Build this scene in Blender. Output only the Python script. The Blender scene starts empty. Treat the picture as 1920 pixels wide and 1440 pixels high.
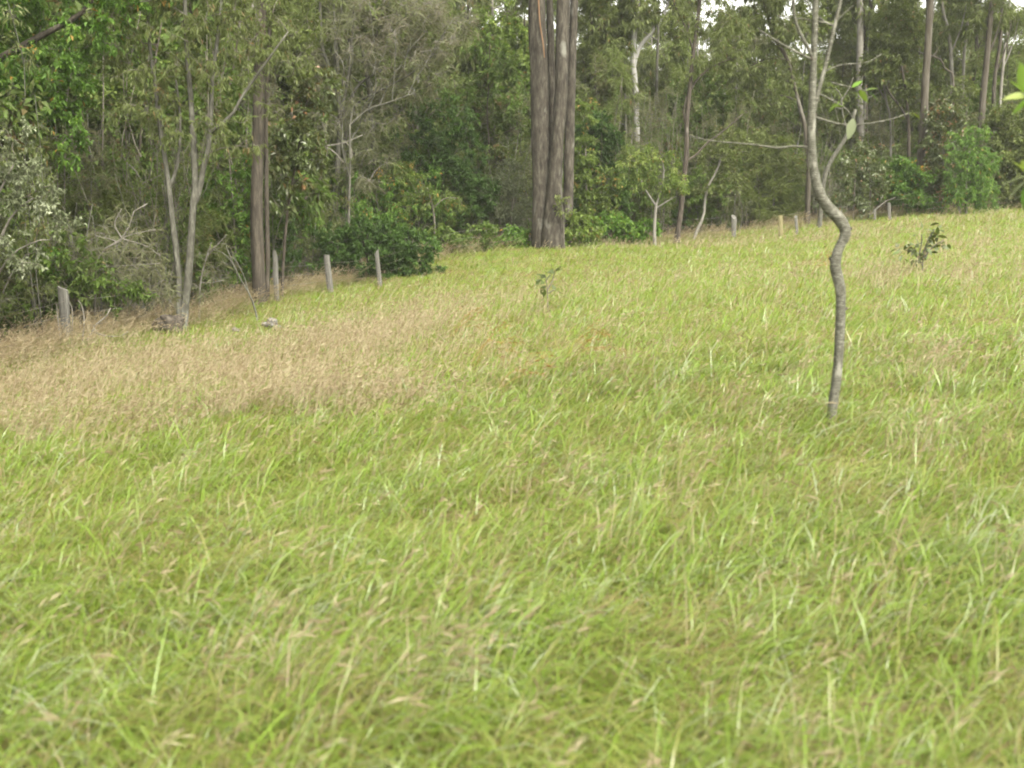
import bpy, math
import numpy as np
from math import radians, sin, cos, pi
from mathutils import Vector

# ------------------------------------------------------------------ camera, sky, sun, exposure
S = bpy.context.scene
F = 1900.0                      # focal length in pixels of the 1920 x 1440 photograph
PITCH = math.atan(300.0 / F)
CAM_Z = 1.6
cam_d = bpy.data.cameras.new("camera")
cam_d.sensor_width = 36.0
cam_d.lens = 36.0 * F / 1920.0
cam_d.clip_start = 0.05
cam_d.clip_end = 3000.0
cam_d.dof.use_dof = True
cam_d.dof.focus_distance = 26.0
cam_d.dof.aperture_fstop = 2.0
cam = bpy.data.objects.new("camera", cam_d)
S.collection.objects.link(cam)
cam.location = (0, 0, CAM_Z)
cam.rotation_euler = (pi / 2 - PITCH, 0, 0)
S.camera = cam

SUN_EL, SUN_AZ = radians(52), radians(150)      # azimuth clockwise from +Y (right of and a little behind the camera)
W = bpy.data.worlds.new("World")
S.world = W
W.use_nodes = True
nt = W.node_tree
nt.nodes.clear()
sky = nt.nodes.new("ShaderNodeTexSky")
sky.sky_type = 'NISHITA'
sky.sun_disc = False
sky.sun_elevation = SUN_EL
sky.sun_rotation = SUN_AZ
sky.dust_density = 4.0
sky.air_density = 1.0
hs = nt.nodes.new("ShaderNodeHueSaturation")    # thin bright overcast: the blue is mostly gone
hs.inputs["Saturation"].default_value = 0.05
bg = nt.nodes.new("ShaderNodeBackground")
bg.inputs["Strength"].default_value = 0.15
wo = nt.nodes.new("ShaderNodeOutputWorld")
nt.links.new(sky.outputs[0], hs.inputs["Color"])
warm = nt.nodes.new("ShaderNodeMix")           # the cloud sheet is a slightly warm white
warm.data_type = 'RGBA'
warm.blend_type = 'MULTIPLY'
warm.inputs["Factor"].default_value = 1.0
warm.inputs["B"].default_value = (1.0, 0.985, 0.90, 1)
nt.links.new(hs.outputs[0], warm.inputs["A"])
nt.links.new(warm.outputs["Result"], bg.inputs["Color"])
nt.links.new(bg.outputs[0], wo.inputs["Surface"])

sun_d = bpy.data.lights.new("sun", 'SUN')
sun_d.energy = 1.5
sun_d.angle = radians(20)
sun_d.color = (1.0, 0.93, 0.78)
sun = bpy.data.objects.new("sun", sun_d)
S.collection.objects.link(sun)
sd = Vector((sin(SUN_AZ) * cos(SUN_EL), cos(SUN_AZ) * cos(SUN_EL), sin(SUN_EL)))
sun.rotation_euler = sd.to_track_quat('Z', 'Y').to_euler()

S.view_settings.view_transform = 'Standard'
S.view_settings.look = 'None'
S.view_settings.gamma = 1.0
S.view_settings.use_curve_mapping = False
S.view_settings.exposure = 2.2

S.render.engine = 'CYCLES'
cy = S.cycles
cy.max_bounces = 5
cy.diffuse_bounces = 3
cy.glossy_bounces = 2
cy.transmission_bounces = 3
cy.transparent_max_bounces = 4
cy.use_denoising = True
cy.denoiser = 'OPENIMAGEDENOISE'
cy.denoising_input_passes = 'RGB_ALBEDO_NORMAL'
cy.denoising_prefilter = 'ACCURATE'
cy.filter_width = 2.0
cy.sample_clamp_indirect = 6.0

# ------------------------------------------------------------------ helpers
R0 = np.random.default_rng(7)
C = S.collection
FW = np.array([0, cos(PITCH), -sin(PITCH)])
UP = np.array([0, sin(PITCH), cos(PITCH)])
RT = np.array([1.0, 0, 0])
EYE = np.array([0, 0, CAM_Z])


def ray(px, py):
    return FW + RT * ((px - 960) / F) + UP * (-(py - 720) / F)


def P(px, py, d):
    """The point at distance d ahead (world y) seen at a pixel of the photograph."""
    r = ray(px, py)
    return EYE + r * (d / r[1])


def nrm(v):
    return v / np.maximum(np.linalg.norm(v, axis=-1, keepdims=True), 1e-9)


# terrain: a thin plate through surveyed points
ANCH = [(122, 640, 21), (0, 705, 17), (340, 615, 24), (510, 612, 23.5), (485, 562, 29), (615, 542, 33), (710, 533, 35),
        (860, 482, 39), (1030, 458, 42), (1228, 457, 44), (1270, 452, 45), (1376, 442, 47), (1463, 443, 45), (1668, 408, 50),
        (1900, 392, 52), (1025, 565, 19), (1730, 505, 20), (1560, 775, 8), (960, 1440, 2.98), (300, 1440, 2.98), (1700, 1440, 3.0)]
_a = [P(*t) for t in ANCH] + [np.array(t, float) for t in
      [(0, -20, 0), (-30, 0, -2.2), (30, 0, 2.2), (-60, 60, -1.5), (-20, 60, 0.2), (0, 75, 2.2), (30, 75, 4.0), (70, 80, 5.5), (0, 120, 6), (-60, 120, 5), (70, 130, 8)]]
_a = np.array(_a)


def _phi(r):
    return np.where(r > 1e-6, r * r * np.log(np.maximum(r, 1e-6)), 0)


_n = len(_a)
_K = np.zeros((_n + 3, _n + 3))
_K[:_n, :_n] = _phi(np.linalg.norm(_a[:, None, :2] - _a[None, :, :2], axis=2)) + np.eye(_n) * 2.0
_K[:_n, _n] = 1
_K[:_n, _n + 1:] = _a[:, :2]
_K[_n, :_n] = 1
_K[_n + 1:, :_n] = _a[:, :2].T
_w = np.linalg.solve(_K, np.concatenate([_a[:, 2], np.zeros(3)]))


def ground(x, y):
    x = np.asarray(x, float)
    y = np.asarray(y, float)
    sh = np.broadcast(x, y).shape
    q = np.stack([np.broadcast_to(x, sh).ravel(), np.broadcast_to(y, sh).ravel()], 1)
    rad = np.linalg.norm(q - np.array([0, 45]), axis=1)
    qc = np.array([0, 45]) + (q - np.array([0, 45])) * np.minimum(1, 100 / np.maximum(rad, 1e-6))[:, None]
    out = np.empty(len(q))
    for i in range(0, len(q), 20000):
        s = qc[i:i + 20000]
        r = np.linalg.norm(s[:, None] - _a[None, :, :2], axis=2)
        out[i:i + 20000] = _phi(r) @ _w[:_n] + _w[_n] + s @ _w[_n + 1:]
    t = np.clip((rad - 90) / 120, 0, 1)
    out = out * (1 - t) + 4.0 * t
    out += 0.03 * np.sin(q[:, 0] * 1.7 + 0.6 * np.sin(q[:, 1])) * np.sin(q[:, 1] * 1.3 + 0.4)
    return out.reshape(sh) - 0.12


def ground_px(px, py):
    """Where the sight line through a pixel meets the terrain."""
    r = ray(px, py)
    t = np.linspace(1.5, 80, 1600)
    p = EYE[None] + r[None] * t[:, None]
    g = ground(p[:, 0], p[:, 1])
    k = np.argmax(p[:, 2] <= g) if (p[:, 2] <= g).any() else len(t) - 1
    return p[k]


def mesh_of(name, verts, faces, mats, mat_idx=None, tone=None, smooth=None):
    """verts (N,3); faces: list of int arrays of shape (k,3) or (k,4); one Mesh."""
    me = bpy.data.meshes.new(name)
    verts = np.ascontiguousarray(verts, np.float32)
    me.vertices.add(len(verts))
    me.vertices.foreach_set("co", verts.ravel())
    faces = [np.asarray(f, np.int32) for f in faces]
    keep = [i for i, f in enumerate(faces) if len(f)]
    tot = np.concatenate([np.full(len(faces[i]), faces[i].shape[1], np.int32) for i in keep])
    idx = np.concatenate([faces[i].ravel() for i in keep])
    st = np.concatenate([[0], np.cumsum(tot)[:-1]]).astype(np.int32)
    me.loops.add(len(idx))
    me.loops.foreach_set("vertex_index", idx)
    me.polygons.add(len(tot))
    me.polygons.foreach_set("loop_start", st)
    for m in mats:
        me.materials.append(m)
    if mat_idx is not None:
        me.polygons.foreach_set("material_index", np.concatenate([np.full(len(faces[i]), mat_idx[i], np.int32) for i in keep]))
    sm = np.concatenate([np.full(len(faces[i]), bool(smooth[i]) if smooth is not None else False) for i in keep])
    me.polygons.foreach_set("use_smooth", sm)
    if tone is not None:
        a = me.attributes.new("tone", 'FLOAT', 'POINT')
        a.data.foreach_set("value", np.ascontiguousarray(tone, np.float32))
    me.update(calc_edges=True)
    return me


def link(name, me, parent=None, loc=None):
    o = bpy.data.objects.new(name, me)
    C.objects.link(o)
    if loc is not None:
        o.location = loc
    if parent is not None:
        o.parent = parent
    return o


def tag(o, label=None, cat=None, group=None, kind=None):
    for k, v in (("label", label), ("category", cat), ("group", group), ("kind", kind)):
        if v:
            o[k] = v
    return o


def smooth_path(pts, n):
    """Catmull-Rom through pts, n samples."""
    p = np.asarray(pts, float)
    if len(p) == 2:
        t = np.linspace(0, 1, n)[:, None]
        return p[0] * (1 - t) + p[1] * t
    seg = np.linalg.norm(np.diff(p, axis=0), axis=1)
    u = np.concatenate([[0], np.cumsum(np.maximum(seg, 1e-5) ** 0.7)])
    q = np.vstack([2 * p[0] - p[1], p, 2 * p[-1] - p[-2]])
    s = np.linspace(0, u[-1], n)
    k = np.clip(np.searchsorted(u, s, side='right') - 1, 0, len(p) - 2)
    t = ((s - u[k]) / (u[k + 1] - u[k]))[:, None]
    a, b, c, d = q[k], q[k + 1], q[k + 2], q[k + 3]
    return 0.5 * (2 * b + (c - a) * t + (2 * a - 5 * b + 4 * c - d) * t ** 2 + (3 * b - a - 3 * c + d) * t ** 3)


def tube(pts, rad, sides, rng=None, rough=0.0, cap=True):
    """A tapered tube; returns verts, quads, tris."""
    p = np.asarray(pts, float)
    n = len(p)
    rad = np.asarray(rad, float)
    tg = nrm(np.gradient(p, axis=0))
    ref = np.array([0.0, -1.0, 0.0]) if abs(tg[0, 1]) < 0.9 else np.array([1.0, 0, 0])
    side = np.empty_like(p)
    s = ref - tg[0] * ref.dot(tg[0])
    for i in range(n):
        s = s - tg[i] * s.dot(tg[i])
        s = s / max(np.linalg.norm(s), 1e-9)
        side[i] = s
    up = np.cross(tg, side)
    a = np.arange(sides) * 2 * pi / sides
    rr = np.repeat(rad[:, None], sides, 1)
    if rng is not None and rough > 0:
        ph = rng.uniform(0, 6.28, 6)
        z = np.linspace(0, 1, n)[:, None] * n * 0.35
        k = rng.integers(2, 6, 3)
        rr = rr * (1 + rough * (np.sin(k[0] * a + ph[0] + 0.3 * z) + 0.6 * np.sin(z * 1.7 + ph[1] + a) + 0.5 * np.sin(k[1] * a - z * 0.8 + ph[2])) + rough * rng.normal(0, 0.5, rr.shape))
    v = p[:, None] + (side[:, None] * np.cos(a)[None, :, None] + up[:, None] * np.sin(a)[None, :, None]) * rr[:, :, None]
    v = v.reshape(-1, 3)
    i = np.arange(n - 1)[:, None] * sides
    j = np.arange(sides)[None]
    j2 = (j + 1) % sides
    q = np.stack([i + j, i + j2, i + sides + j2, i + sides + j], 2).reshape(-1, 4)
    t = np.zeros((0, 3), int)
    if cap:
        v = np.vstack([v, p[-1] + tg[-1] * rad[-1] * 0.4])
        b = (n - 1) * sides
        t = np.array([[b + k, b + (k + 1) % sides, n * sides] for k in range(sides)])
    return v, q, t


class Acc:
    """Collects geometry with a tone and a material per face."""
    def __init__(s):
        s.v, s.f, s.m, s.t, s.sm, s.n = [], [], [], [], [], 0

    def add(s, v, faces, mat=0, tone=0.5, smooth=False):
        for f in faces:
            if len(f):
                s.f.append(np.asarray(f) + s.n)
                s.m.append(mat)
                s.sm.append(smooth)
        s.v.append(v)
        s.t.append(np.broadcast_to(np.asarray(tone, float), (len(v),)))
        s.n += len(v)

    def mesh(s, name, mats, origin=(0, 0, 0)):
        return mesh_of(name, np.vstack(s.v) - np.asarray(origin), s.f, mats, s.m, np.concatenate(s.t), s.sm)


def leaf_geo(base, dirs, L, Wd, tone, rng, flat=0.5, fold=0.25, bend=0.25):
    """Folded, slightly bent leaves: 4 verts, 2 tris each (a midrib and two halves)."""
    n = len(base)
    dirs = nrm(dirs)
    rv = nrm(rng.normal(size=(n, 3)))
    h = nrm(np.cross(dirs, np.array([0, 0, 1.0])) + 1e-4)
    side = nrm(h * flat + np.cross(dirs, rv) * (1 - flat))
    side = nrm(side - dirs * np.sum(side * dirs, 1, keepdims=True))
    up = np.cross(side, dirs)
    L = L[:, None]
    Wd = Wd[:, None]
    mid = base + dirs * L * 0.45 + up * Wd * fold
    tip = base + dirs * L - up * L * bend * 0.3 - np.array([0, 0, 1.0]) * L * bend * 0.5
    v = np.stack([base, mid + side * Wd * 0.5, tip, mid - side * Wd * 0.5], 1).reshape(-1, 3)
    i = np.arange(n)[:, None] * 4
    f = np.concatenate([i + np.array([[0, 1, 2]]), i + np.array([[0, 2, 3]])])
    return v, f, np.repeat(tone, 4)


# ------------------------------------------------------------------ materials
def new_mat(name):
    m = bpy.data.materials.new(name)
    m.use_nodes = True
    m.node_tree.nodes.clear()
    return m, m.node_tree.nodes, m.node_tree.links


def ramp(N, stops):
    r = N.new("ShaderNodeValToRGB")
    e = r.color_ramp.elements
    while len(e) > 1:
        e.remove(e[-1])
    for i, (p, c) in enumerate(stops):
        k = e[0] if i == 0 else e.new(p)
        k.position = p
        k.color = (*c, 1)
    return r


def leaf_mat(name, stops, k=1.0, rough=0.5, trans=0.35, spec=0.4, tcol=(1.15, 1.25, 0.6), var=0.12, vscale=0.6):
    stops = [(p, tuple(min(0.9, c * k) for c in cc)) for p, cc in stops]
    m, N, Lk = new_mat(name)
    at = N.new("ShaderNodeAttribute")
    at.attribute_name = "tone"
    geo = N.new("ShaderNodeNewGeometry")
    noi = N.new("ShaderNodeTexNoise")
    noi.inputs["Scale"].default_value = vscale
    noi.inputs["Detail"].default_value = 3
    Lk.new(geo.outputs["Position"], noi.inputs["Vector"])
    ma = N.new("ShaderNodeMath")
    ma.operation = 'MULTIPLY_ADD'
    Lk.new(noi.outputs["Fac"], ma.inputs[0])
    ma.inputs[1].default_value = var * 2
    ma.inputs[2].default_value = -var
    ad = N.new("ShaderNodeMath")
    ad.operation = 'ADD'
    Lk.new(at.outputs["Fac"], ad.inputs[0])
    Lk.new(ma.outputs[0], ad.inputs[1])
    r = ramp(N, stops)
    Lk.new(ad.outputs[0], r.inputs["Fac"])
    b = N.new("ShaderNodeBsdfPrincipled")
    b.inputs["Roughness"].default_value = rough
    b.inputs["Specular IOR Level"].default_value = spec
    Lk.new(r.outputs["Color"], b.inputs["Base Color"])
    mul = N.new("ShaderNodeMix")
    mul.data_type = 'RGBA'
    mul.blend_type = 'MULTIPLY'
    mul.inputs["Factor"].default_value = 1
    Lk.new(r.outputs["Color"], mul.inputs["A"])
    mul.inputs["B"].default_value = (*tcol, 1)
    tr = N.new("ShaderNodeBsdfTranslucent")
    Lk.new(mul.outputs["Result"], tr.inputs["Color"])
    mx = N.new("ShaderNodeMixShader")
    mx.inputs[0].default_value = trans
    Lk.new(b.outputs[0], mx.inputs[1])
    Lk.new(tr.outputs[0], mx.inputs[2])
    o = N.new("ShaderNodeOutputMaterial")
    Lk.new(mx.outputs[0], o.inputs["Surface"])
    return m


def bark_mat(name, stops, k=0.8, scale=(9, 9, 1.6), detail=6, bump=0.5, rough=0.85, patch=None, rings=0.0):
    stops = [(p, tuple(c * k for c in cc)) for p, cc in stops]
    if patch:
        patch = (tuple(c * k * 0.7 for c in patch[0]), *patch[1:])
    m, N, Lk = new_mat(name)
    geo = N.new("ShaderNodeNewGeometry")
    mp = N.new("ShaderNodeMapping")
    mp.inputs["Scale"].default_value = scale
    Lk.new(geo.outputs["Position"], mp.inputs["Vector"])
    noi = N.new("ShaderNodeTexNoise")
    noi.inputs["Scale"].default_value = 1.0
    noi.inputs["Detail"].default_value = detail
    noi.inputs["Roughness"].default_value = 0.65
    noi.inputs["Distortion"].default_value = 0.3
    Lk.new(mp.outputs[0], noi.inputs["Vector"])
    r = ramp(N, stops)
    fac = noi.outputs["Fac"]
    if rings:
        wv = N.new("ShaderNodeTexWave")
        wv.wave_type = 'BANDS'
        wv.bands_direction = 'Z'
        wv.inputs["Scale"].default_value = rings
        wv.inputs["Distortion"].default_value = 3.0
        wv.inputs["Detail"].default_value = 3
        wv.inputs["Detail Scale"].default_value = 2
        Lk.new(geo.outputs["Position"], wv.inputs["Vector"])
        mm = N.new("ShaderNodeMath")
        mm.operation = 'MULTIPLY_ADD'
        Lk.new(wv.outputs["Fac"], mm.inputs[0])
        mm.inputs[1].default_value = 0.2
        Lk.new(noi.outputs["Fac"], mm.inputs[2])
        m2 = N.new("ShaderNodeMath")
        m2.operation = 'SUBTRACT'
        Lk.new(mm.outputs[0], m2.inputs[0])
        m2.inputs[1].default_value = 0.09
        fac = m2.outputs[0]
    Lk.new(fac, r.inputs["Fac"])
    col = r.outputs["Color"]
    if patch:
        n2 = N.new("ShaderNodeTexNoise")
        n2.inputs["Scale"].default_value = patch[1]
        n2.inputs["Detail"].default_value = 4
        mp2 = N.new("ShaderNodeMapping")
        mp2.inputs["Scale"].default_value = (1, 1, 0.45)
        Lk.new(geo.outputs["Position"], mp2.inputs["Vector"])
        Lk.new(mp2.outputs[0], n2.inputs["Vector"])
        r2 = ramp(N, [(patch[2], (0, 0, 0)), (patch[2] + 0.07, (1, 1, 1))])
        Lk.new(n2.outputs["Fac"], r2.inputs["Fac"])
        mx = N.new("ShaderNodeMix")
        mx.data_type = 'RGBA'
        Lk.new(r2.outputs["Color"], mx.inputs["Factor"])
        Lk.new(col, mx.inputs["A"])
        mx.inputs["B"].default_value = (*patch[0], 1)
        col = mx.outputs["Result"]
    b = N.new("ShaderNodeBsdfPrincipled")
    b.inputs["Roughness"].default_value = rough
    b.inputs["Specular IOR Level"].default_value = 0.25
    Lk.new(col, b.inputs["Base Color"])
    if bump:
        bp = N.new("ShaderNodeBump")
        bp.inputs["Strength"].default_value = bump
        bp.inputs["Distance"].default_value = 0.03
        Lk.new(fac, bp.inputs["Height"])
        Lk.new(bp.outputs[0], b.inputs["Normal"])
    o = N.new("ShaderNodeOutputMaterial")
    Lk.new(b.outputs[0], o.inputs["Surface"])
    return m


LM = {
    'lush': leaf_mat('leaf_lush', [(0.0, (0.26, 0.15, 0.03)), (0.06, (0.05, 0.085, 0.014)), (0.5, (0.062, 0.125, 0.017)), (0.8, (0.10, 0.18, 0.026)), (1.0, (0.18, 0.26, 0.06))], 1.1, rough=0.55, spec=0.25, trans=0.4),
    'dark': leaf_mat('leaf_dark', [(0.0, (0.028, 0.05, 0.012)), (0.5, (0.042, 0.082, 0.017)), (0.85, (0.062, 0.115, 0.024)), (1.0, (0.10, 0.17, 0.04))], rough=0.6, spec=0.2, trans=0.4),
    'olive': leaf_mat('leaf_olive', [(0.0, (0.17, 0.115, 0.05)), (0.08, (0.068, 0.08, 0.022)), (0.5, (0.09, 0.112, 0.030)), (0.8, (0.118, 0.146, 0.040)), (1.0, (0.19, 0.21, 0.10))], rough=0.55, spec=0.28, trans=0.4),
    'gloss': leaf_mat('leaf_gloss', [(0.0, (0.26, 0.14, 0.07)), (0.07, (0.075, 0.068, 0.02)), (0.5, (0.068, 0.09, 0.026)), (0.85, (0.095, 0.125, 0.042)), (1.0, (0.24, 0.26, 0.18))], rough=0.38, spec=0.5),
    'grey': leaf_mat('leaf_grey', [(0.0, (0.16, 0.14, 0.10)), (0.3, (0.135, 0.128, 0.08)), (0.6, (0.125, 0.135, 0.065)), (1.0, (0.19, 0.20, 0.125))], rough=0.7, spec=0.15, trans=0.4),
    'silver': leaf_mat('leaf_silver', [(0.0, (0.09, 0.10, 0.05)), (0.5, (0.13, 0.15, 0.083)), (0.75, (0.17, 0.195, 0.115)), (1.0, (0.32, 0.34, 0.24))], rough=0.6, spec=0.25, tcol=(1, 1.1, 0.8)),
    'lime': leaf_mat('leaf_lime', [(0.0, (0.26, 0.17, 0.05)), (0.08, (0.075, 0.105, 0.022)), (0.5, (0.10, 0.145, 0.028)), (0.8, (0.145, 0.20, 0.04)), (1.0, (0.26, 0.30, 0.10))], rough=0.55, spec=0.25, trans=0.4),
    'far': leaf_mat('leaf_far', [(0.0, (0.12, 0.108, 0.058)), (0.4, (0.09, 0.112, 0.034)), (0.7, (0.11, 0.144, 0.042)), (1.0, (0.17, 0.19, 0.09))], 1.1, rough=0.65, spec=0.2, vscale=0.15, var=0.25, trans=0.42),
    'under': leaf_mat('leaf_under', [(0.0, (0.14, 0.10, 0.05)), (0.14, (0.075, 0.085, 0.028)), (0.5, (0.07, 0.11, 0.023)), (0.8, (0.095, 0.15, 0.03)), (1.0, (0.16, 0.205, 0.06))], rough=0.6, spec=0.2, vscale=0.25, var=0.34, trans=0.42),
}
BM = {
    'grey': bark_mat('bark_grey', [(0.3, (0.045, 0.042, 0.032)), (0.5, (0.10, 0.096, 0.076)), (0.7, (0.19, 0.185, 0.15))], 0.62, scale=(14, 14, 5), patch=((0.30, 0.30, 0.265), 3.0, 0.62)),
    'brown': bark_mat('bark_brown', [(0.3, (0.022, 0.018, 0.014)), (0.5, (0.058, 0.048, 0.037)), (0.7, (0.115, 0.098, 0.076))], 0.75, scale=(14, 14, 2.2), bump=0.9, patch=((0.13, 0.085, 0.05), 1.4, 0.64)),
    'iron': bark_mat('bark_iron', [(0.28, (0.012, 0.010, 0.007)), (0.42, (0.045, 0.037, 0.027)), (0.55, (0.092, 0.079, 0.060)), (0.70, (0.17, 0.155, 0.125))], 0.5, scale=(10, 10, 2.4), bump=1.0, patch=((0.34, 0.33, 0.28), 1.6, 0.625)),
    'dark': bark_mat('bark_dark', [(0.3, (0.02, 0.016, 0.012)), (0.5, (0.05, 0.04, 0.031)), (0.72, (0.12, 0.10, 0.08))], 0.8, scale=(14, 14, 3), patch=((0.20, 0.18, 0.155), 3.0, 0.66)),
    'pale': bark_mat('bark_pale', [(0.3, (0.11, 0.10, 0.083)), (0.5, (0.19, 0.178, 0.155)), (0.7, (0.27, 0.258, 0.232))], 0.8, scale=(6, 6, 2), bump=0.2, patch=((0.17, 0.15, 0.12), 1.6, 0.62)),
    'white': bark_mat('bark_white', [(0.3, (0.260, 0.248, 0.229)), (0.5, (0.372, 0.360, 0.341)), (0.7, (0.446, 0.434, 0.415))], 0.62, scale=(3, 3, 1), bump=0.1, patch=((0.36, 0.33, 0.3), 0.9, 0.66)),
    'red': bark_mat('bark_red', [(0.3, (0.042, 0.034, 0.025)), (0.5, (0.086, 0.072, 0.054)), (0.7, (0.15, 0.138, 0.11))], 0.62, scale=(10, 10, 1.3), patch=((0.25, 0.225, 0.195), 1.2, 0.62)),
    'twig': bark_mat('bark_twig', [(0.3, (0.088, 0.076, 0.060)), (0.6, (0.192, 0.172, 0.140)), (0.75, (0.264, 0.240, 0.208))], 0.62, scale=(20, 20, 20), bump=0),
    'dead': bark_mat('bark_dead', [(0.3, (0.144, 0.130, 0.104)), (0.5, (0.259, 0.238, 0.202)), (0.7, (0.360, 0.338, 0.302))], 0.55, scale=(25, 25, 6), bump=0.3),
    'sapling': bark_mat('bark_sapling', [(0.25, (0.030, 0.028, 0.021)), (0.42, (0.070, 0.067, 0.050)), (0.56, (0.118, 0.114, 0.090)), (0.75, (0.24, 0.235, 0.20))], 0.8, scale=(26, 26, 60), bump=0.35, rings=22.0, patch=((0.33, 0.32, 0.27), 9.0, 0.61)),
    'wood': bark_mat('weathered_wood', [(0.3, (0.06, 0.056, 0.048)), (0.5, (0.145, 0.138, 0.122)), (0.7, (0.23, 0.222, 0.20))], 0.7, scale=(60, 60, 4), bump=0.8),
    'yellow_wood': bark_mat('lichen_wood', [(0.3, (0.14, 0.12, 0.05)), (0.5, (0.32, 0.28, 0.13)), (0.7, (0.40, 0.36, 0.24))], 0.5, scale=(60, 60, 4), bump=0.8),
    'rock': bark_mat('grey_rock', [(0.3, (0.13, 0.12, 0.10)), (0.5, (0.34, 0.32, 0.28)), (0.68, (0.62, 0.60, 0.56))], 0.30, scale=(12, 12, 12), bump=0.8),
    'strip': bark_mat('bark_strip', [(0.3, (0.19, 0.10, 0.05)), (0.6, (0.34, 0.20, 0.11))], 0.5, scale=(30, 30, 3), bump=0.3),
}
wire_m, _N, _L = new_mat('rusty_wire')
_b = _N.new("ShaderNodeBsdfPrincipled")
_b.inputs["Base Color"].default_value = (0.12, 0.09, 0.07, 1)
_b.inputs["Metallic"].default_value = 0.6
_b.inputs["Roughness"].default_value = 0.6
_nz = _N.new("ShaderNodeTexNoise")
_nz.inputs["Scale"].default_value = 20
_rr = ramp(_N, [(0.4, (0.10, 0.06, 0.04)), (0.6, (0.25, 0.24, 0.23))])
_L.new(_nz.outputs["Fac"], _rr.inputs["Fac"])
_L.new(_rr.outputs["Color"], _b.inputs["Base Color"])
_o = _N.new("ShaderNodeOutputMaterial")
_L.new(_b.outputs[0], _o.inputs["Surface"])

# ground: straw thatch, soil and short green
gm, N_, L_ = new_mat('paddock_ground')
geo = N_.new("ShaderNodeNewGeometry")
n1 = N_.new("ShaderNodeTexNoise")
n1.inputs["Scale"].default_value = 0.8
n1.inputs["Detail"].default_value = 8
n2 = N_.new("ShaderNodeTexNoise")
n2.inputs["Scale"].default_value = 28
n2.inputs["Detail"].default_value = 5
L_.new(geo.outputs["Position"], n1.inputs["Vector"])
L_.new(geo.outputs["Position"], n2.inputs["Vector"])
ra = ramp(N_, [(0.35, (0.115, 0.10, 0.045)), (0.5, (0.115, 0.125, 0.042)), (0.65, (0.095, 0.13, 0.034))])
rb = ramp(N_, [(0.3, (0.45, 0.42, 0.4)), (0.6, (1.15, 1.1, 1.0))])
L_.new(n1.outputs["Fac"], ra.inputs["Fac"])
L_.new(n2.outputs["Fac"], rb.inputs["Fac"])
mu = N_.new("ShaderNodeMix")
mu.data_type = 'RGBA'
mu.blend_type = 'MULTIPLY'
mu.inputs["Factor"].default_value = 1
L_.new(ra.outputs["Color"], mu.inputs["A"])
L_.new(rb.outputs["Color"], mu.inputs["B"])
pb = N_.new("ShaderNodeBsdfPrincipled")
pb.inputs["Roughness"].default_value = 0.95
pb.inputs["Specular IOR Level"].default_value = 0.1
L_.new(mu.outputs["Result"], pb.inputs["Base Color"])
bp = N_.new("ShaderNodeBump")
bp.inputs["Strength"].default_value = 0.6
bp.inputs["Distance"].default_value = 0.04
L_.new(n2.outputs["Fac"], bp.inputs["Height"])
L_.new(bp.outputs[0], pb.inputs["Normal"])
ou = N_.new("ShaderNodeOutputMaterial")
L_.new(pb.outputs[0], ou.inputs["Surface"])

GRASS_STOPS = [(0.0, (0.13, 0.075, 0.035)), (0.12, (0.28, 0.19, 0.085)), (0.26, (0.38, 0.31, 0.14)), (0.36, (0.245, 0.275, 0.045)), (0.55, (0.182, 0.275, 0.030)), (0.75, (0.235, 0.355, 0.034)), (0.9, (0.31, 0.37, 0.13)), (1.0, (0.40, 0.45, 0.29))]
grass_m = leaf_mat('grass_green', GRASS_STOPS, 0.70, rough=0.36, trans=0.45, spec=0.6, var=0.08, vscale=0.9, tcol=(1.1, 1.12, 0.7))
dry_m = leaf_mat('grass_dry', [(0.0, (0.22, 0.155, 0.10)), (0.3, (0.37, 0.295, 0.19)), (0.6, (0.46, 0.39, 0.255)), (0.8, (0.54, 0.475, 0.32)), (0.9, (0.27, 0.29, 0.09)), (1.0, (0.22, 0.31, 0.07))], 0.70, rough=0.6, trans=0.48, spec=0.25, var=0.06, vscale=0.7, tcol=(1.1, 1.0, 0.8))
orange_m = leaf_mat('grass_orange', [(0.0, (0.22, 0.11, 0.03)), (0.5, (0.36, 0.22, 0.07)), (1.0, (0.45, 0.33, 0.14))], 0.7, rough=0.5, trans=0.35)

# ------------------------------------------------------------------ ground sheet
ax = np.concatenate([np.linspace(-700, -80, 12)[:-1], np.linspace(-80, 80, 161), np.linspace(80, 700, 12)[1:]])
ay = np.concatenate([np.linspace(-500, -20, 8)[:-1], np.linspace(-20, 130, 151), np.linspace(130, 900, 12)[1:]])
gx, gy = np.meshgrid(ax, ay)
gz = ground(gx, gy)
nx, ny = len(ax), len(ay)
i = np.arange(ny - 1)[:, None] * nx + np.arange(nx - 1)[None]
gq = np.stack([i, i + 1, i + nx + 1, i + nx], 2).reshape(-1, 4)
me = mesh_of('ground', np.stack([gx, gy, gz], 2).reshape(-1, 3), [gq], [gm], smooth=[True])
tag(link('ground', me), 'sloping paddock ground of straw thatch and soil under the grass', None, None, 'structure')


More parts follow.
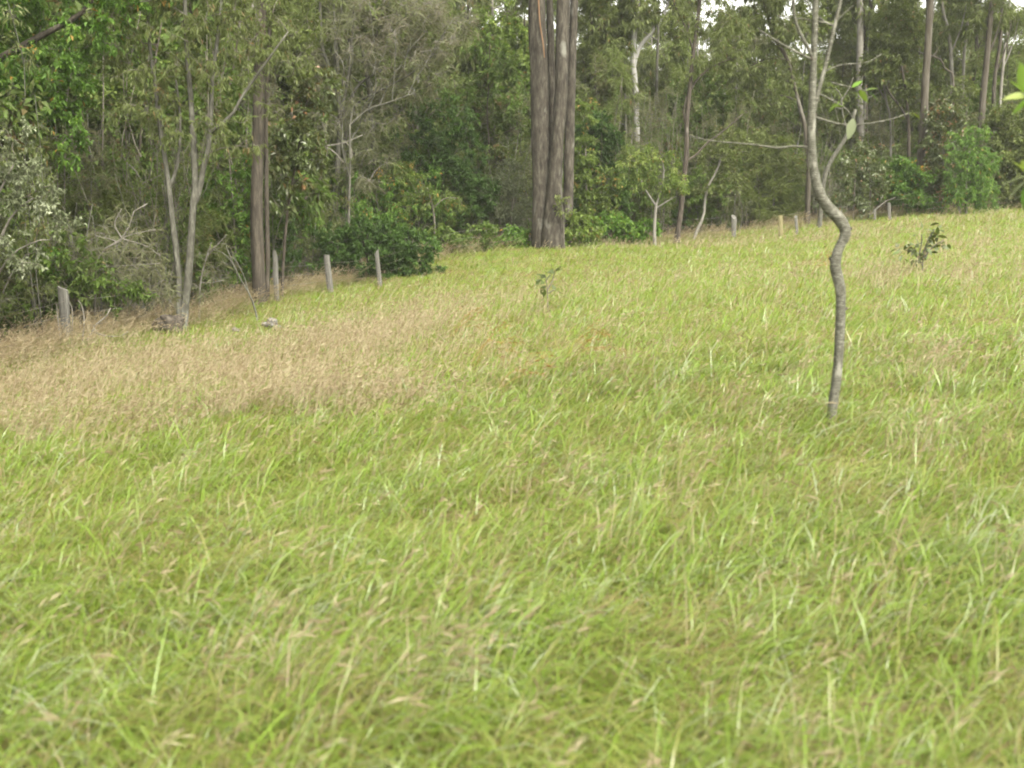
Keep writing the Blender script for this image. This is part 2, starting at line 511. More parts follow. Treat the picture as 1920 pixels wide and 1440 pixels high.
# ------------------------------------------------------------------ scattering (stuff)
def scatter(name, pts, rot, scl, var, sources, label, cat):
    """One object that stands copies of the source meshes on its points (geometry nodes)."""
    me = bpy.data.meshes.new(name)
    me.vertices.add(len(pts))
    me.vertices.foreach_set("co", np.ascontiguousarray(pts, np.float32).ravel())
    for nm, ty, arr, key in (("rot", 'FLOAT_VECTOR', rot, "vector"), ("scl", 'FLOAT_VECTOR', scl, "vector"), ("var", 'INT', var, "value")):
        a = me.attributes.new(nm, ty, 'POINT')
        a.data.foreach_set(key, np.ascontiguousarray(arr, np.int32 if ty == 'INT' else np.float32).ravel())
    o = link(name, me)
    g = bpy.data.node_groups.new(name + "_nodes", 'GeometryNodeTree')
    g.interface.new_socket("Geometry", in_out='INPUT', socket_type='NodeSocketGeometry')
    g.interface.new_socket("Geometry", in_out='OUTPUT', socket_type='NodeSocketGeometry')
    N = g.nodes
    gi, go = N.new("NodeGroupInput"), N.new("NodeGroupOutput")
    jn = N.new("GeometryNodeJoinGeometry")
    for k in range(len(sources) - 1, -1, -1):
        so = bpy.data.objects.new(name + "_piece", sources[k])
        oi = N.new("GeometryNodeObjectInfo")
        oi.inputs["Object"].default_value = so
        oi.inputs["As Instance"].default_value = False
        gti = N.new("GeometryNodeGeometryToInstance")
        g.links.new(oi.outputs["Geometry"], gti.inputs[0])
        g.links.new(gti.outputs[0], jn.inputs[0])
    ip = N.new("GeometryNodeInstanceOnPoints")
    ip.inputs["Pick Instance"].default_value = True
    g.links.new(gi.outputs[0], ip.inputs["Points"])
    g.links.new(jn.outputs[0], ip.inputs["Instance"])
    for nm, ty, sock in (("rot", 'FLOAT_VECTOR', "Rotation"), ("scl", 'FLOAT_VECTOR', "Scale"), ("var", 'INT', "Instance Index")):
        na = N.new("GeometryNodeInputNamedAttribute")
        na.data_type = ty
        na.inputs["Name"].default_value = nm
        g.links.new(na.outputs["Attribute"], ip.inputs[sock])
    g.links.new(ip.outputs[0], go.inputs[0])
    md = o.modifiers.new("scatter", 'NODES')
    md.node_group = g
    tag(o, label, cat, None, 'stuff')
    return o


def ribbons(rng, base, az, L, Wd, t0, bd, tone, k=4):
    """Arching grass blades from base points: heading az, length, width, first tilt, bend. k segments."""
    n = len(base)
    hd = np.stack([np.cos(az), np.sin(az), np.zeros(n)], 1)
    tw = rng.normal(0, 0.6, n)
    sd = np.stack([-np.sin(az + tw), np.cos(az + tw), np.zeros(n)], 1)
    pts = [base]
    p = base
    for s in range(k):
        th = t0 + bd * ((s + 0.5) / k) ** 1.5 * 1.6
        p = p + (hd * np.sin(th)[:, None] + np.array([0, 0, 1.0]) * np.cos(th)[:, None]) * (L / k)[:, None]
        pts.append(p)
    vs = []
    for s in range(k):
        w = Wd * ((0.55 + 0.45 * math.sin(pi * min(1, (s + 0.6) / k))) if s < k - 1 else 0.66)
        vs += [pts[s] - sd * w[:, None] / 2, pts[s] + sd * w[:, None] / 2]
    vs.append(pts[k])
    v = np.stack(vs, 1)
    m = v.shape[1]
    v = v.reshape(-1, 3)
    b = np.arange(n)[:, None] * m
    quads = np.concatenate([b + np.array([[2 * s, 2 * s + 1, 2 * s + 3, 2 * s + 2]]) for s in range(k - 1)]) if k > 1 else np.zeros((0, 4), int)
    tris = b + np.array([[2 * (k - 1), 2 * (k - 1) + 1, 2 * k]])
    return v, [quads, tris], np.repeat(tone, m), pts[k], nrm(pts[k] - pts[k - 1])


def blades(rng, n, R, Lr, Wr, th0, bend, wind, tone, k=4, azb=0.8):
    a = rng.uniform(0, 2 * pi, n)
    r = R * np.sqrt(rng.uniform(0, 1, n))
    base = np.stack([r * np.cos(a), r * np.sin(a), np.full(n, -0.02)], 1)
    az = rng.normal(0, 1, n) * azb + wind
    return ribbons(rng, base, az, rng.uniform(*Lr, n), rng.uniform(*Wr, n), np.abs(rng.normal(th0, 0.18, n)), np.abs(rng.normal(bend, bend * 0.45, n)), tone, k)


WIND = 0.2


def tall_clump(seed, n=34, R=0.26, tall=1.7, greens=0.9):
    g = np.random.default_rng(seed)
    A = Acc()
    n1 = int(n * 0.68)
    tn = np.where(g.random(n1) < greens, g.uniform(0.86, 1, n1), np.clip(g.normal(0.5, 0.2, n1), 0, 0.8))
    v, f, t, _, _ = blades(g, n1, R, (0.2 * tall, 0.5 * tall), (0.008, 0.014), 0.28, 0.9, WIND, tn, 3)
    A.add(v, f, 0, t, True)
    n2 = n - n1
    v, f, t, tip, td = blades(g, n2, R, (0.40 * tall, 0.66 * tall), (0.005, 0.008), 0.16, 0.5, WIND, np.clip(g.normal(0.5, 0.18, n2), 0, 0.8), 3)
    A.add(v, f, 0, t, True)
    m = 6
    bs = (tip[:, None] + td[:, None] * np.linspace(-0.12, 0.02, m)[None, :, None] * tall).reshape(-1, 3)
    v, f, t = leaf_geo(bs, np.repeat(td, m, 0) + g.normal(0, 0.4, (n2 * m, 3)), np.full(n2 * m, 0.06 * tall), np.full(n2 * m, 0.012), np.repeat(np.clip(g.normal(0.5, 0.2, n2), 0, 0.8), m), g, flat=0.0)
    A.add(v, [f], 0, t)
    return A.mesh('tall_clump', [dry_m])


# where the dry tawny grass grows (world space), from places on the ground
DRY = []
for px, py, sx, sy, w in [(130, 735, 3.4, 2.3, 0.88), (-150, 770, 3.5, 2.6, 0.88), (330, 705, 2.6, 2.4, 0.78), (540, 680, 2.2, 2.4, 0.75), (670, 640, 2.0, 2.6, 0.62), (560, 755, 1.5, 1.2, 0.6),
                          (200, 680, 2.5, 1.5, 0.55), (800, 680, 1.0, 1.4, 0.35), (880, 600, 2.0, 2.0, 0.22), (740, 575, 2.5, 2.0, 0.4), (1350, 462, 4, 2.0, 0.35), (1500, 455, 4, 2, 0.35), (1650, 430, 5, 2, 0.3), (1800, 520, 2.5, 2, 0.3), (1850, 460, 3, 2.5, 0.3)]:
    g_ = ground_px(px, py)
    DRY.append((g_[0], g_[1], sx, sy, w))


def vnoise(x, y, s, seed):
    g = np.random.default_rng(seed)
    ph = g.uniform(0, 6.28, (6, 2))
    an = g.uniform(0, 6.28, 6)
    fr = g.uniform(0.6, 1.6, 6) / s
    return sum(np.sin((x * np.cos(a) + y * np.sin(a)) * f_ * 6.28 + p[0]) for a, f_, p in zip(an, fr, ph)) / 6 * 1.7


def dryness(x, y):
    m = np.zeros_like(x)
    for cx, cy_, sx, sy, w in DRY:
        m = np.maximum(m, w * np.exp(-((x - cx) / sx) ** 2 / 2 - ((y - cy_) / sy) ** 2 / 2))
    return m * (0.95 + 0.30 * vnoise(x, y, 3.1, 5)) + 0.18 * vnoise(x, y, 2.2, 3) + 0.22 * vnoise(x, y, 0.8, 4)


EDGE = np.array([(-700, 11), (-300, 14.5), (0, 18.6), (150, 22), (340, 25), (500, 30), (620, 36), (720, 38), (860, 41), (1000, 43.5), (1230, 46), (1400, 49), (1600, 52), (1760, 53), (1920, 54), (2500, 58)], float)
EX = (EDGE[:, 0] - 960) / F * EDGE[:, 1]


def edge_y(x):
    return np.interp(x, EX, EDGE[:, 1])


gr = np.random.default_rng(11)
GA, DA = Acc(), Acc()
HALF = 0.575
for y0, y1, bl, per, k in ((1.3, 5.5, 2400, 9, 4), (5.5, 12, 1150, 9, 3), (12, 25, 520, 8, 2), (25, 57, 142, 7, 2)):
    xm = y1 * HALF + 3.2
    nt_ = int(2 * xm * (y1 - y0) * bl / per)
    tx, ty = gr.uniform(-xm, xm, nt_), gr.uniform(y0, y1, nt_)
    out_ = np.abs(tx) > ty * 0.53 + 0.35          # beyond the margins of the picture the sward is thinner and coarser
    kp = (np.abs(tx) < ty * HALF + 3.2) & (ty < edge_y(tx) + 1.2) & (~out_ | (gr.random(nt_) < 0.36))
    wide = np.where(out_, 1.55, 1.0)[kp]
    tx, ty = tx[kp], ty[kp]
    nt_ = len(tx)
    dr = dryness(tx, ty)
    pdry = np.clip(0.06 + (dr - 0.14) * 0.74, 0.045, 0.54)
    t_az = WIND + gr.normal(0, 0.40, nt_) + 0.4 * vnoise(tx, ty, 3.0, 21)
    t_h = np.clip(1 + 0.34 * vnoise(tx, ty, 1.1, 22) + gr.normal(0, 0.22, nt_), 0.4, 1.8)
    t_tone = 0.58 + 0.13 * vnoise(tx, ty, 1.6, 23) + 0.08 * vnoise(tx, ty, 0.5, 24) + gr.normal(0, 0.11, nt_)
    t_lean = np.clip(gr.normal(0.50, 0.18, nt_), 0.08, 1.0)
    i_ = np.repeat(np.arange(nt_), per)
    n = len(i_)
    sp_ = 0.035 + 0.05 * gr.random(nt_) + 0.0035 * ty
    bx_ = tx[i_] + gr.normal(0, 1, n) * sp_[i_]
    by_ = ty[i_] + gr.normal(0, 1, n) * sp_[i_]
    base = np.stack([bx_, by_, ground(bx_, by_) - 0.015], 1)
    isd = gr.random(n) < np.clip(pdry + np.where(pdry > 0.2, gr.normal(0, 0.30, nt_), 0), 0.04, 0.9)[i_]
    az = t_az[i_] + gr.normal(0, 0.55, n)
    az = np.where(gr.random(n) < 0.12, gr.uniform(0, 2 * pi, n), az)
    wmul = (0.75 + 0.130 * by_) * wide[i_]
    # green blades, with dead straw among them
    q = ~isd
    m = q.sum()
    straw = gr.random(m) < np.clip(0.21 + 0.17 * vnoise(bx_[q], by_[q], 1.7, 61) + 0.08 * (by_[q] > 9), 0.06, 0.6)
    L = np.where(straw, gr.uniform(0.12, 0.34, m), gr.uniform(0.15, 0.45, m)) * t_h[i_][q]
    tone = np.where(straw, np.clip(gr.normal(0.17, 0.08, m), 0, 0.3), np.clip(t_tone[i_][q] + gr.normal(0.02, 0.17, m), 0.33, 1.0))
    Wd = np.where(straw, 0.0036, gr.uniform(0.0028, 0.0064, m)) * wmul[q]
    v, f, t, _, _ = ribbons(gr, base[q], az[q], L, Wd, np.where(straw, 0.6, t_lean[i_][q]) + np.abs(gr.normal(0, 0.15, m)), np.abs(gr.normal(1.55, 0.5, m)), tone, k)
    GA.add(v, f, 0, t, True)
    # dry stalks with feathery heads
    m = isd.sum()
    dm = dr[i_][isd]
    st = gr.random(m) < np.clip(0.25 + dm, 0.25, 0.6)
    L = np.where(st, gr.uniform(0.26, 0.50, m), gr.uniform(0.12, 0.30, m)) * t_h[i_][isd]
    tone = np.clip(gr.normal(0.5, 0.2, m) + 0.12 * vnoise(bx_[isd], by_[isd], 2.0, 31), 0, 0.8)
    Wd = np.where(st, 0.0030, 0.0045) * wmul[isd]
    v, f, t, tip, td = ribbons(gr, base[isd], az[isd], L, Wd, np.abs(gr.normal(0.25, 0.15, m)), np.abs(gr.normal(0.6, 0.3, m)), tone, 2)
    DA.add(v, f, 0, t, True)
    hd_ = 3 if k > 2 else 2
    ms = st.sum()
    ti, tdr = np.repeat(tip[st], hd_, 0), np.repeat(td[st], hd_, 0)
    nn = ms * hd_
    v, f, t = leaf_geo(ti + tdr * gr.uniform(-0.10, 0.0, nn)[:, None], tdr + gr.normal(0, 0.35, (nn, 3)), gr.uniform(0.05, 0.10, nn), np.where(np.repeat(by_[isd][st], hd_) < 8, 0.0028, 0.004) * np.repeat(wmul[isd][st], hd_), np.clip(np.repeat(tone[st], hd_) + gr.normal(0, 0.1, nn), 0, 0.8), gr, flat=0.0)
    DA.add(v, [f], 0, t)
tag(link('grass', GA.mesh('grass', [grass_m])), 'long green windswept grass covering the sloping paddock', 'grass', None, 'stuff')
tag(link('dry_grass', DA.mesh('dry_grass', [dry_m])), 'tawny dry seeding grass in patches over the paddock', 'grass', None, 'stuff')

# tall rank grass along the fence line
tall_src = [tall_clump(300 + i) for i in range(6)]
n = 1500
px = gr.uniform(-500, 1980, n)
e = np.interp(px, EDGE[:, 0], EDGE[:, 1])
yy = e + gr.normal(0.5, 0.9, n)
xx = (px - 960) / F * yy
keep = gr.random(n) < np.interp(px, [-500, 350, 600, 800, 900, 1250, 1300, 1650, 1980], [0.95, 0.8, 1.0, 1.0, 0.3, 0.25, 0.5, 0.55, 0.3])
xx, yy = xx[keep], yy[keep]
n = len(xx)
scatter('tall_grass', np.stack([xx, yy, ground(xx, yy)], 1), np.stack([gr.normal(0, 0.1, n), gr.normal(0.05, 0.1, n), gr.normal(0, 0.7, n)], 1),
        np.stack([gr.uniform(0.8, 1.3, n)] * 2 + [gr.uniform(0.35, 0.8, n)], 1), gr.integers(0, 6, n), tall_src,
        'tall straw-coloured rank grass along the fence line at the forest edge', 'grass')


# ------------------------------------------------------------------ plants
LEAF = {   # length, width, droop, flatness, fold
    'broad': (0.125, 0.062, 0.35, 0.55, 0.25),
    'gum': (0.15, 0.036, 0.95, 0.15, 0.15),
    'small': (0.085, 0.045, 0.2, 0.55, 0.2),
    'needle': (0.26, 0.013, 0.35, 0.1, 0.05),
    'twiggy': (0.20, 0.020, 0.15, 0.2, 0.1),
    'pinnate': (0.17, 0.050, 0.45, 0.7, 0.2),
}


def foliage(A, rng, skel, centres, outward, rc, lpc, leaf, ls, tone0, tone_sd, leaf_slot=1, twig_slot=0, twig_r=0.012, sub=5, tw_geo=True):
    """Join leaf clusters to a skeleton with curved twigs and hang leaves on them."""
    L0, W0, droop, flat, fold = LEAF[leaf]
    sk = np.asarray(skel, float)
    order = np.argsort(np.min(np.linalg.norm(centres[:, None] - sk[None], axis=2), axis=1))
    grown = np.empty((len(sk) + len(centres) * 3, 3))
    grown[:len(sk)] = sk
    ng = len(sk)
    ctone = rng.normal(tone0, tone_sd, len(centres))
    for ci in order:
        c = centres[ci]
        dlt = grown[:ng] - c
        dist = np.sqrt((dlt ** 2).sum(1)) + np.maximum(dlt[:, 2], 0) * 1.2
        b = grown[np.argmin(dist)]
        ln = np.linalg.norm(c - b)
        mid1 = b + (c - b) * 0.35 + np.array([0, 0, 0.10 * ln]) + rng.normal(0, 0.06 * ln, 3)
        mid2 = b + (c - b) * 0.7 + np.array([0, 0, 0.08 * ln]) + rng.normal(0, 0.06 * ln, 3)
        path = np.array([b, mid1, mid2, c])
        r0 = twig_r * (0.6 + 0.7 * min(ln, 2.0))
        v, q, t = tube(path, [r0, r0 * 0.75, r0 * 0.5, r0 * 0.25], 4, cap=False)
        A.add(v, [q], twig_slot, 0.5, True)
        grown[ng:ng + 3] = path[1:]
        ng += 3
    nc = len(centres)
    sd = nrm(np.repeat(nrm(outward) * 0.55, sub, 0) + nrm(rng.normal(size=(nc * sub, 3))) * 0.9)
    sl = rc * rng.uniform(0.55, 1.15, nc * sub)
    cb = np.repeat(centres, sub, 0) - sd * rc * 0.15
    if tw_geo:
        u = nrm(np.cross(sd, rng.normal(size=sd.shape)))
        w_ = np.cross(sd, u)
        r_ = twig_r * 0.45
        v = np.stack([cb + u * r_, cb - u * r_ * 0.5 + w_ * r_ * 0.87, cb - u * r_ * 0.5 - w_ * r_ * 0.87, cb + sd * sl[:, None]], 1).reshape(-1, 3)
        b_ = np.arange(nc * sub)[:, None] * 4
        A.add(v, [np.concatenate([b_ + np.array([[0, 1, 3]]), b_ + np.array([[1, 2, 3]]), b_ + np.array([[2, 0, 3]])])], twig_slot, 0.5)
    per = max(1, int(round(lpc / sub)))
    n = nc * sub * per
    s = np.tile((np.arange(per) + 0.5) / per, nc * sub) + rng.uniform(-0.5, 0.5, n) / per
    tb = np.repeat(cb, per, 0) + np.repeat(sd * sl[:, None], per, 0) * s[:, None]
    ld = nrm(np.repeat(sd, per, 0) * 0.55 + nrm(rng.normal(size=(n, 3))) * 0.85 - np.array([0, 0, droop]))
    sz = rng.uniform(0.6, 1.25, n) * ls
    tn = np.repeat(np.repeat(ctone, sub), per) + rng.normal(0, 0.16, n)
    tn = np.where(rng.random(n) < 0.012, 0.0, tn)
    v, f, t = leaf_geo(tb, ld, L0 * sz, W0 * sz, np.clip(tn, 0.08, 1) * (tn > 0), rng, flat, fold)
    A.add(v, [f], leaf_slot, t)


def lobe_points(rng, c, r, n, shell=0.45):
    u = nrm(rng.normal(size=(n, 3)))
    rad = (shell + (1 - shell) * rng.random(n)) ** 0.6 * rng.uniform(0.75, 1.1, n)
    bump_ = 1 + 0.22 * np.sin(u[:, 0] * 5 + r[0]) * np.sin(u[:, 2] * 4 + r[2] * 3) + 0.15 * np.sin(u[:, 1] * 7 + c[0])
    return c + u * np.asarray(r) * (rad * bump_)[:, None], u


SEED = [1000]


def plant(name, label, cat, d, stems=(), lobes=(), leaf='broad', mat='olive', bark='grey', dens=6.0, rc=0.42, lpc=46, ls=1.0, tone=0.5, tsd=0.12, group=None,
          deep=0.8, sides=10, rough=0.05, twig_r=0.012, sub=5, twigs='twig', wob=0.0, crown='crown', buried=0.15):
    """stems: (part name, [(px, py[, d])...], width px at start, width px at end). lobes: (px, py, rx px, ry px[, d offset]). Pixels place each thing at its own distance d and real size."""
    SEED[0] += 1
    rng = np.random.default_rng(SEED[0])
    paths = []
    for si, (pn, pl, w0, w1) in enumerate(stems):
        pts = []
        for q in pl:
            dq = q[2] if len(q) > 2 else d
            pts.append(P(q[0], q[1], dq))
        pts = np.array(pts)
        if wob:
            pts[1:, 1] += np.cumsum(rng.normal(0, wob, len(pts) - 1))
        if pn == 'trunk' or si == 0:
            g = float(ground(pts[0, 0], pts[0, 1]))
            if abs(pts[0, 2] - g) < 2.5:
                pts[0, 2] = g - buried
        ln = np.linalg.norm(np.diff(pts, axis=0), axis=1).sum()
        n = int(np.clip(ln / (0.06 if d < 15 else 0.35), 8, 90))
        sp = smooth_path(pts, n)
        rr = (np.linspace(w0, w1, n) if not isinstance(w0, (list, tuple)) else np.interp(np.linspace(0, 1, n), np.linspace(0, 1, len(w0)), w0)) / 2 * (d / F)
        if pn == 'trunk' and not isinstance(w0, (list, tuple)) and w0 > 6:
            rr[:max(2, n // 10)] *= np.linspace(1.35, 1.0, max(2, n // 10))
        paths.append((pn, sp, rr))
    if paths:
        base = paths[0][1][0].copy()
        base[2] = float(ground(base[0], base[1]))
    else:
        c = P(lobes[0][0], lobes[0][1], d)
        base = np.array([c[0], c[1], float(ground(c[0], c[1]))])
    root = bpy.data.objects.new(name, None)
    root.empty_display_size = 0.3
    C.objects.link(root)
    root.location = base
    tag(root, label, cat, group)
    for pn, sp, rr in paths:
        v, q, t = tube(sp, rr, sides if rr[0] > 0.03 else 6, rng, rough)
        link(pn, mesh_of(pn, v - base, [q, t], [BM[bark]], smooth=[True, True]), root)
    cs, us = [], []
    for lb in lobes:
        px, py, rx, ry = lb[:4]
        dd = lb[4] if len(lb) > 4 else 0
        dl = d + dd
        c = P(px, py, dl)
        r = np.array([rx * dl / F, deep * 0.5 * (rx + ry) * dl / F, ry * dl / F])
        n = max(4, int(1.7 * dens * pi * r[0] * r[2]))
        p, u = lobe_points(rng, c, r, n)
        cs.append(p)
        us.append(u)
    if cs:
        cs, us = np.vstack(cs), np.vstack(us)
        g = ground(cs[:, 0], cs[:, 1])
        cs[:, 2] = np.maximum(cs[:, 2], g + 0.12)
        skel = [sp for _, sp, _ in paths]
        if not skel:
            skel = [np.array([base, base + np.array([0, 0, 0.2])])]
        A = Acc()
        foliage(A, rng, np.vstack(skel), cs, us, rc, lpc, leaf, ls * 1.28, tone, tsd, twig_r=twig_r, sub=sub)
        o = link(crown, A.mesh(crown, [BM[twigs], LM[mat]], base), root)
        o["kind"] = "stuff"
    return root


TR, LB, ST = 'trunk', 'limb', 'stem'

# --- the big clump of trunks in the middle
plant('gum_tree', 'massive dark furrowed gum with several fused trunks standing at the forest edge', 'tree', 42,
      [(TR, [(1024, 460), (1020, 420), (1016, 330), (1014, 250), (1011, 120), (1007, 0), (1001, -150), (985, -330)], [56, 38, 34, 32, 31, 31, 30, 27, 24], 28),
       (TR, [(1036, 458, 41.5), (1037, 420, 41.5), (1040, 330, 41.6), (1048, 230, 41.6), (1054, 120, 41.7), (1056, 0, 41.8), (1062, -150), (1085, -330)], [46, 31, 27, 25, 24, 24, 23, 22, 20], 22),
       (TR, [(1062, 452, 42.4), (1065, 400, 42.4), (1067, 300, 42.5), (1070, 180, 42.6), (1075, 60, 42.7), (1079, -40, 42.8), (1100, -220, 43), (1140, -350, 43)], 19, 11),
       (TR, [(1030, 456, 43), (1036, 380, 43.2), (1036, 250, 43.3), (1034, 120, 43.5), (1030, 0, 43.6), (1028, -160, 44), (1040, -300, 44)], 15, 11)],
      [(985, -330, 150, 80), (1090, -380, 150, 90), (1160, -300, 90, 60), (900, -280, 90, 60), (1040, -460, 120, 70)], 'gum', 'olive', 'iron', dens=2.2, lpc=40, ls=1.3, sides=22, rough=0.075)
# its loose strip of bark, lichen patches come from the bark itself
_r = bpy.data.objects['gum_tree']
_sp = smooth_path([P(1009, -20, 41.55), P(1012, 40, 41.53), P(1018, 80, 41.5), P(1021, 108, 41.47)], 12)
_v, _q, _t = tube(_sp, np.linspace(0.032, 0.02, 12), 6, np.random.default_rng(5), 0.15)
_o = link('bark_strip', mesh_of('bark_strip', _v - np.array(_r.location), [_q, _t], [BM['strip']], smooth=[True, True]), _r)
_o["label"] = 'orange-brown strip of loose bark hanging on the trunk'

# --- left: trees behind the fence
plant('broadleaf_tree', 'bright green broad-leaved tree filling the upper corner over the silver shrub', 'tree', 24,
      [(TR, [(-75, 680), (-62, 420), (-55, 250), (-40, 100), (-25, -120)], 26, 12),
       (LB, [(-45, 135), (30, 92), (98, 56), (135, 36), (165, 12), (215, -60)], 13, 6),
       (LB, [(-55, 260), (-10, 230), (60, 215), (110, 190)], 9, 3)],
      [(15, 70, 85, 95), (55, 190, 85, 60), (115, 130, 60, 55), (135, 205, 38, 55), (20, 150, 70, 60), (185, 40, 80, 55), (-80, 60, 130, 130), (60, -40, 120, 70), (130, 275, 42, 30), (250, -40, 80, 50)],
      'broad', 'lush', 'brown', dens=8, rc=0.36, lpc=56, ls=0.78, tone=0.5)
plant('silver_shrub', 'pale silvery-green shrub with flower-tipped sprays beside the leftmost fence post', 'shrub', 19.5,
      [(ST, [(-40, 690), (-20, 560), (0, 450), (30, 395), (62, 372)], 9, 3), (ST, [(-60, 690), (-60, 520), (-20, 400), (30, 300)], 9, 3), (ST, [(-30, 560), (20, 480), (70, 452), (95, 450)], 5, 2)],
      [(15, 290, 55, 45), (70, 335, 45, 45), (20, 360, 55, 40), (-60, 350, 80, 90), (85, 385, 28, 14), (120, 420, 26, 14), (30, 250, 35, 22), (35, 470, 60, 40)], 'small', 'silver', 'dead', dens=9, rc=0.30, lpc=60, ls=0.75, tone=0.5, tsd=0.2)
plant('weed_shrub', 'green leafy shrub growing between the leftmost fence post and dead branches', 'shrub', 23, [(ST, [(150, 640), (150, 580), (145, 520)], 5, 2)],
      [(145, 470, 40, 30), (170, 510, 45, 30), (120, 530, 40, 30), (200, 540, 55, 34), (250, 560, 45, 30), (60, 560, 45, 30), (20, 600, 40, 25), (110, 600, 40, 20)], 'broad', 'under', 'twig', dens=9, rc=0.28, lpc=40, ls=0.8)
plant('dead_shrub', 'bleached leafless shrub with spreading crooked branches left of the twin grey trunks', 'dead shrub', 23.5,
      [(ST, [(180, 640), (178, 560), (180, 498), (195, 468), (222, 455), (240, 430), (252, 395), (276, 382)], 5, 2),
       (ST, [(222, 455), (205, 448), (170, 440)], 3, 1.5), (ST, [(200, 465), (240, 442), (292, 430)], 3, 1.5), (ST, [(183, 500), (235, 498), (300, 494)], 3, 1.5),
       (ST, [(230, 448), (275, 462), (300, 480)], 3, 1.2), (ST, [(228, 446), (215, 420), (228, 392)], 3, 1.2)],
      [(235, 440, 60, 45), (250, 490, 60, 40), (280, 540, 60, 45)], 'needle', 'grey', 'dead', dens=10, rc=0.4, lpc=14, ls=0.9, twig_r=0.008, twigs='dead', crown='twigs')
plant('twin_stem_tree', 'slender grey tree with two upright stems forking from one base', 'tree', 24.5,
      [(TR, [(344, 612), (346, 575), (352, 528), (358, 450), (362, 388), (366, 345), (364, 300), (361, 240), (357, 170), (350, 90), (345, -60)], 16, 6),
       (TR, [(336, 610), (335, 560), (335, 518), (325, 430), (317, 355), (309, 298), (300, 240), (290, 150), (281, 90), (277, 20), (270, -80)], 12, 5),
       (LB, [(362, 388), (374, 358), (382, 315), (391, 280), (395, 230), (398, 150), (407, 80), (420, -40)], 11, 5),
       (LB, [(394, 248), (412, 236), (432, 220), (455, 180), (472, 155), (498, 118), (540, 60)], 7, 3),
       (LB, [(317, 355), (330, 320), (336, 280), (338, 220), (330, 150)], 7, 3)],
      [(300, 90, 90, 80), (410, 110, 80, 80), (350, 10, 110, 60), (250, 170, 60, 70), (370, 200, 80, 60), (460, 60, 70, 60), (300, -70, 120, 60), (430, -60, 120, 60), (230, 60, 60, 70), (310, 220, 50, 60), (440, 250, 50, 50)],
      'gum', 'olive', 'grey', dens=5.0, rc=0.42, lpc=48, ls=0.72, tone=0.45, twig_r=0.010)
plant('crooked_dead_branch', 'pale crooked dead branch hooked upright among the green leaves left of twin trunks', 'dead branch', 27,
      [(ST, [(258, 420), (262, 372), (265, 345), (258, 325), (238, 305), (228, 290), (233, 276)], 5, 2.5), (ST, [(264, 346), (280, 338), (302, 328)], 3, 1.5), (ST, [(258, 325), (263, 315)], 2.5, 1.2)], (), bark='dead')
plant('stringybark_tree', 'straight brown stringybark trunk beside the broken stump', 'tree', 29,
      [(TR, [(486, 562), (484, 510), (482, 440), (481, 370), (482, 290), (484, 210), (486, 110), (490, 0), (495, -120)], 25, 17),
       (TR, [(499, 562, 29.4), (502, 500, 29.4), (501, 400, 29.4), (499, 300, 29.4), (499, 220, 29.4), (503, 110, 29.4), (510, -20, 29.4), (520, -140, 29.4)], 9, 6)],
      [(520, 40, 80, 60), (470, -60, 110, 70), (570, -70, 90, 60), (560, 90, 50, 50), (455, 60, 50, 60), (488, 80, 45, 50, -0.9), (462, 170, 26, 30, -0.9), (525, 200, 26, 36, -0.5)], 'gum', 'olive', 'brown', dens=5, rc=0.42, lpc=46, ls=0.8, sides=16, rough=0.07)
plant('glossy_tree', 'small tree with dark glossy olive leaves just right of the stringybark trunk', 'tree', 30.5,
      [(TR, [(528, 562), (531, 500), (536, 430), (545, 360), (558, 290), (568, 220), (585, 160)], 6, 3), (LB, [(545, 360), (560, 335), (590, 320)], 3, 1.5)],
      [(545, 260, 42, 40), (575, 225, 38, 40), (555, 320, 48, 38), (580, 290, 34, 34), (540, 370, 36, 26), (600, 165, 40, 40)], 'broad', 'gloss', 'dark', dens=7, rc=0.36, lpc=34, ls=1.15, tone=0.55, tsd=0.2)
plant('leafy_sapling', 'bright green leafy sapling filling the gap between twin stems and stringybark trunk', 'sapling', 30,
      [(ST, [(440, 570), (442, 500), (438, 400), (430, 300)], 6, 2)],
      [(430, 330, 45, 45), (455, 400, 32, 55), (420, 430, 40, 45), (445, 490, 38, 45), (400, 500, 40, 40), (410, 560, 40, 20)], 'broad', 'lush', 'twig', dens=7.5, rc=0.34, lpc=40, ls=0.9, tone=0.55)
plant('grey_wattle_tree', 'grey feathery tree with several bare stems and long branches reaching towards the vine mound', 'tree', 41,
      [(TR, [(632, 470), (631, 400), (633, 320), (636, 250), (637, 200), (630, 165), (612, 112), (603, 80), (600, -20)], 12, 5),
       (TR, [(644, 470, 41.4), (644, 380, 41.4), (645, 300, 41.4), (650, 230, 41.4), (654, 195, 41.4), (672, 160, 41.4), (700, 140, 41.4), (725, 128, 41.4)], 11, 4),
       (LB, [(650, 235, 41.4), (668, 195, 41.4), (708, 172, 41), (760, 144, 41), (797, 118, 41), (818, 92, 41), (835, 60, 41)], 6, 3),
       (LB, [(637, 200), (632, 110), (627, 30), (625, -60)], 7, 4),
       (LB, [(640, 215), (655, 130), (660, 50), (668, -50)], 6, 3),
       (LB, [(680, 118), (700, 80), (725, 20), (735, -40)], 4, 2),
       (TR, [(612, 470, 41.8), (618, 400, 41.8), (607, 340, 41.8), (600, 290, 41.8), (596, 230, 41.8)], 7, 3)],
      [(650, 60, 70, 60), (730, 50, 80, 60), (800, 60, 60, 60), (690, 150, 70, 45), (770, 150, 60, 45), (620, 200, 50, 45), (700, 230, 60, 40), (760, 0, 90, 60), (640, -50, 90, 60), (850, 30, 40, 50), (680, 310, 60, 45), (600, 120, 45, 60)],
      'needle', 'grey', 'grey', dens=2.6, rc=0.75, lpc=40, ls=1.2, tone=0.6, twig_r=0.017, sub=8, twigs='dead')
_fan = []
_fr = np.random.default_rng(88)
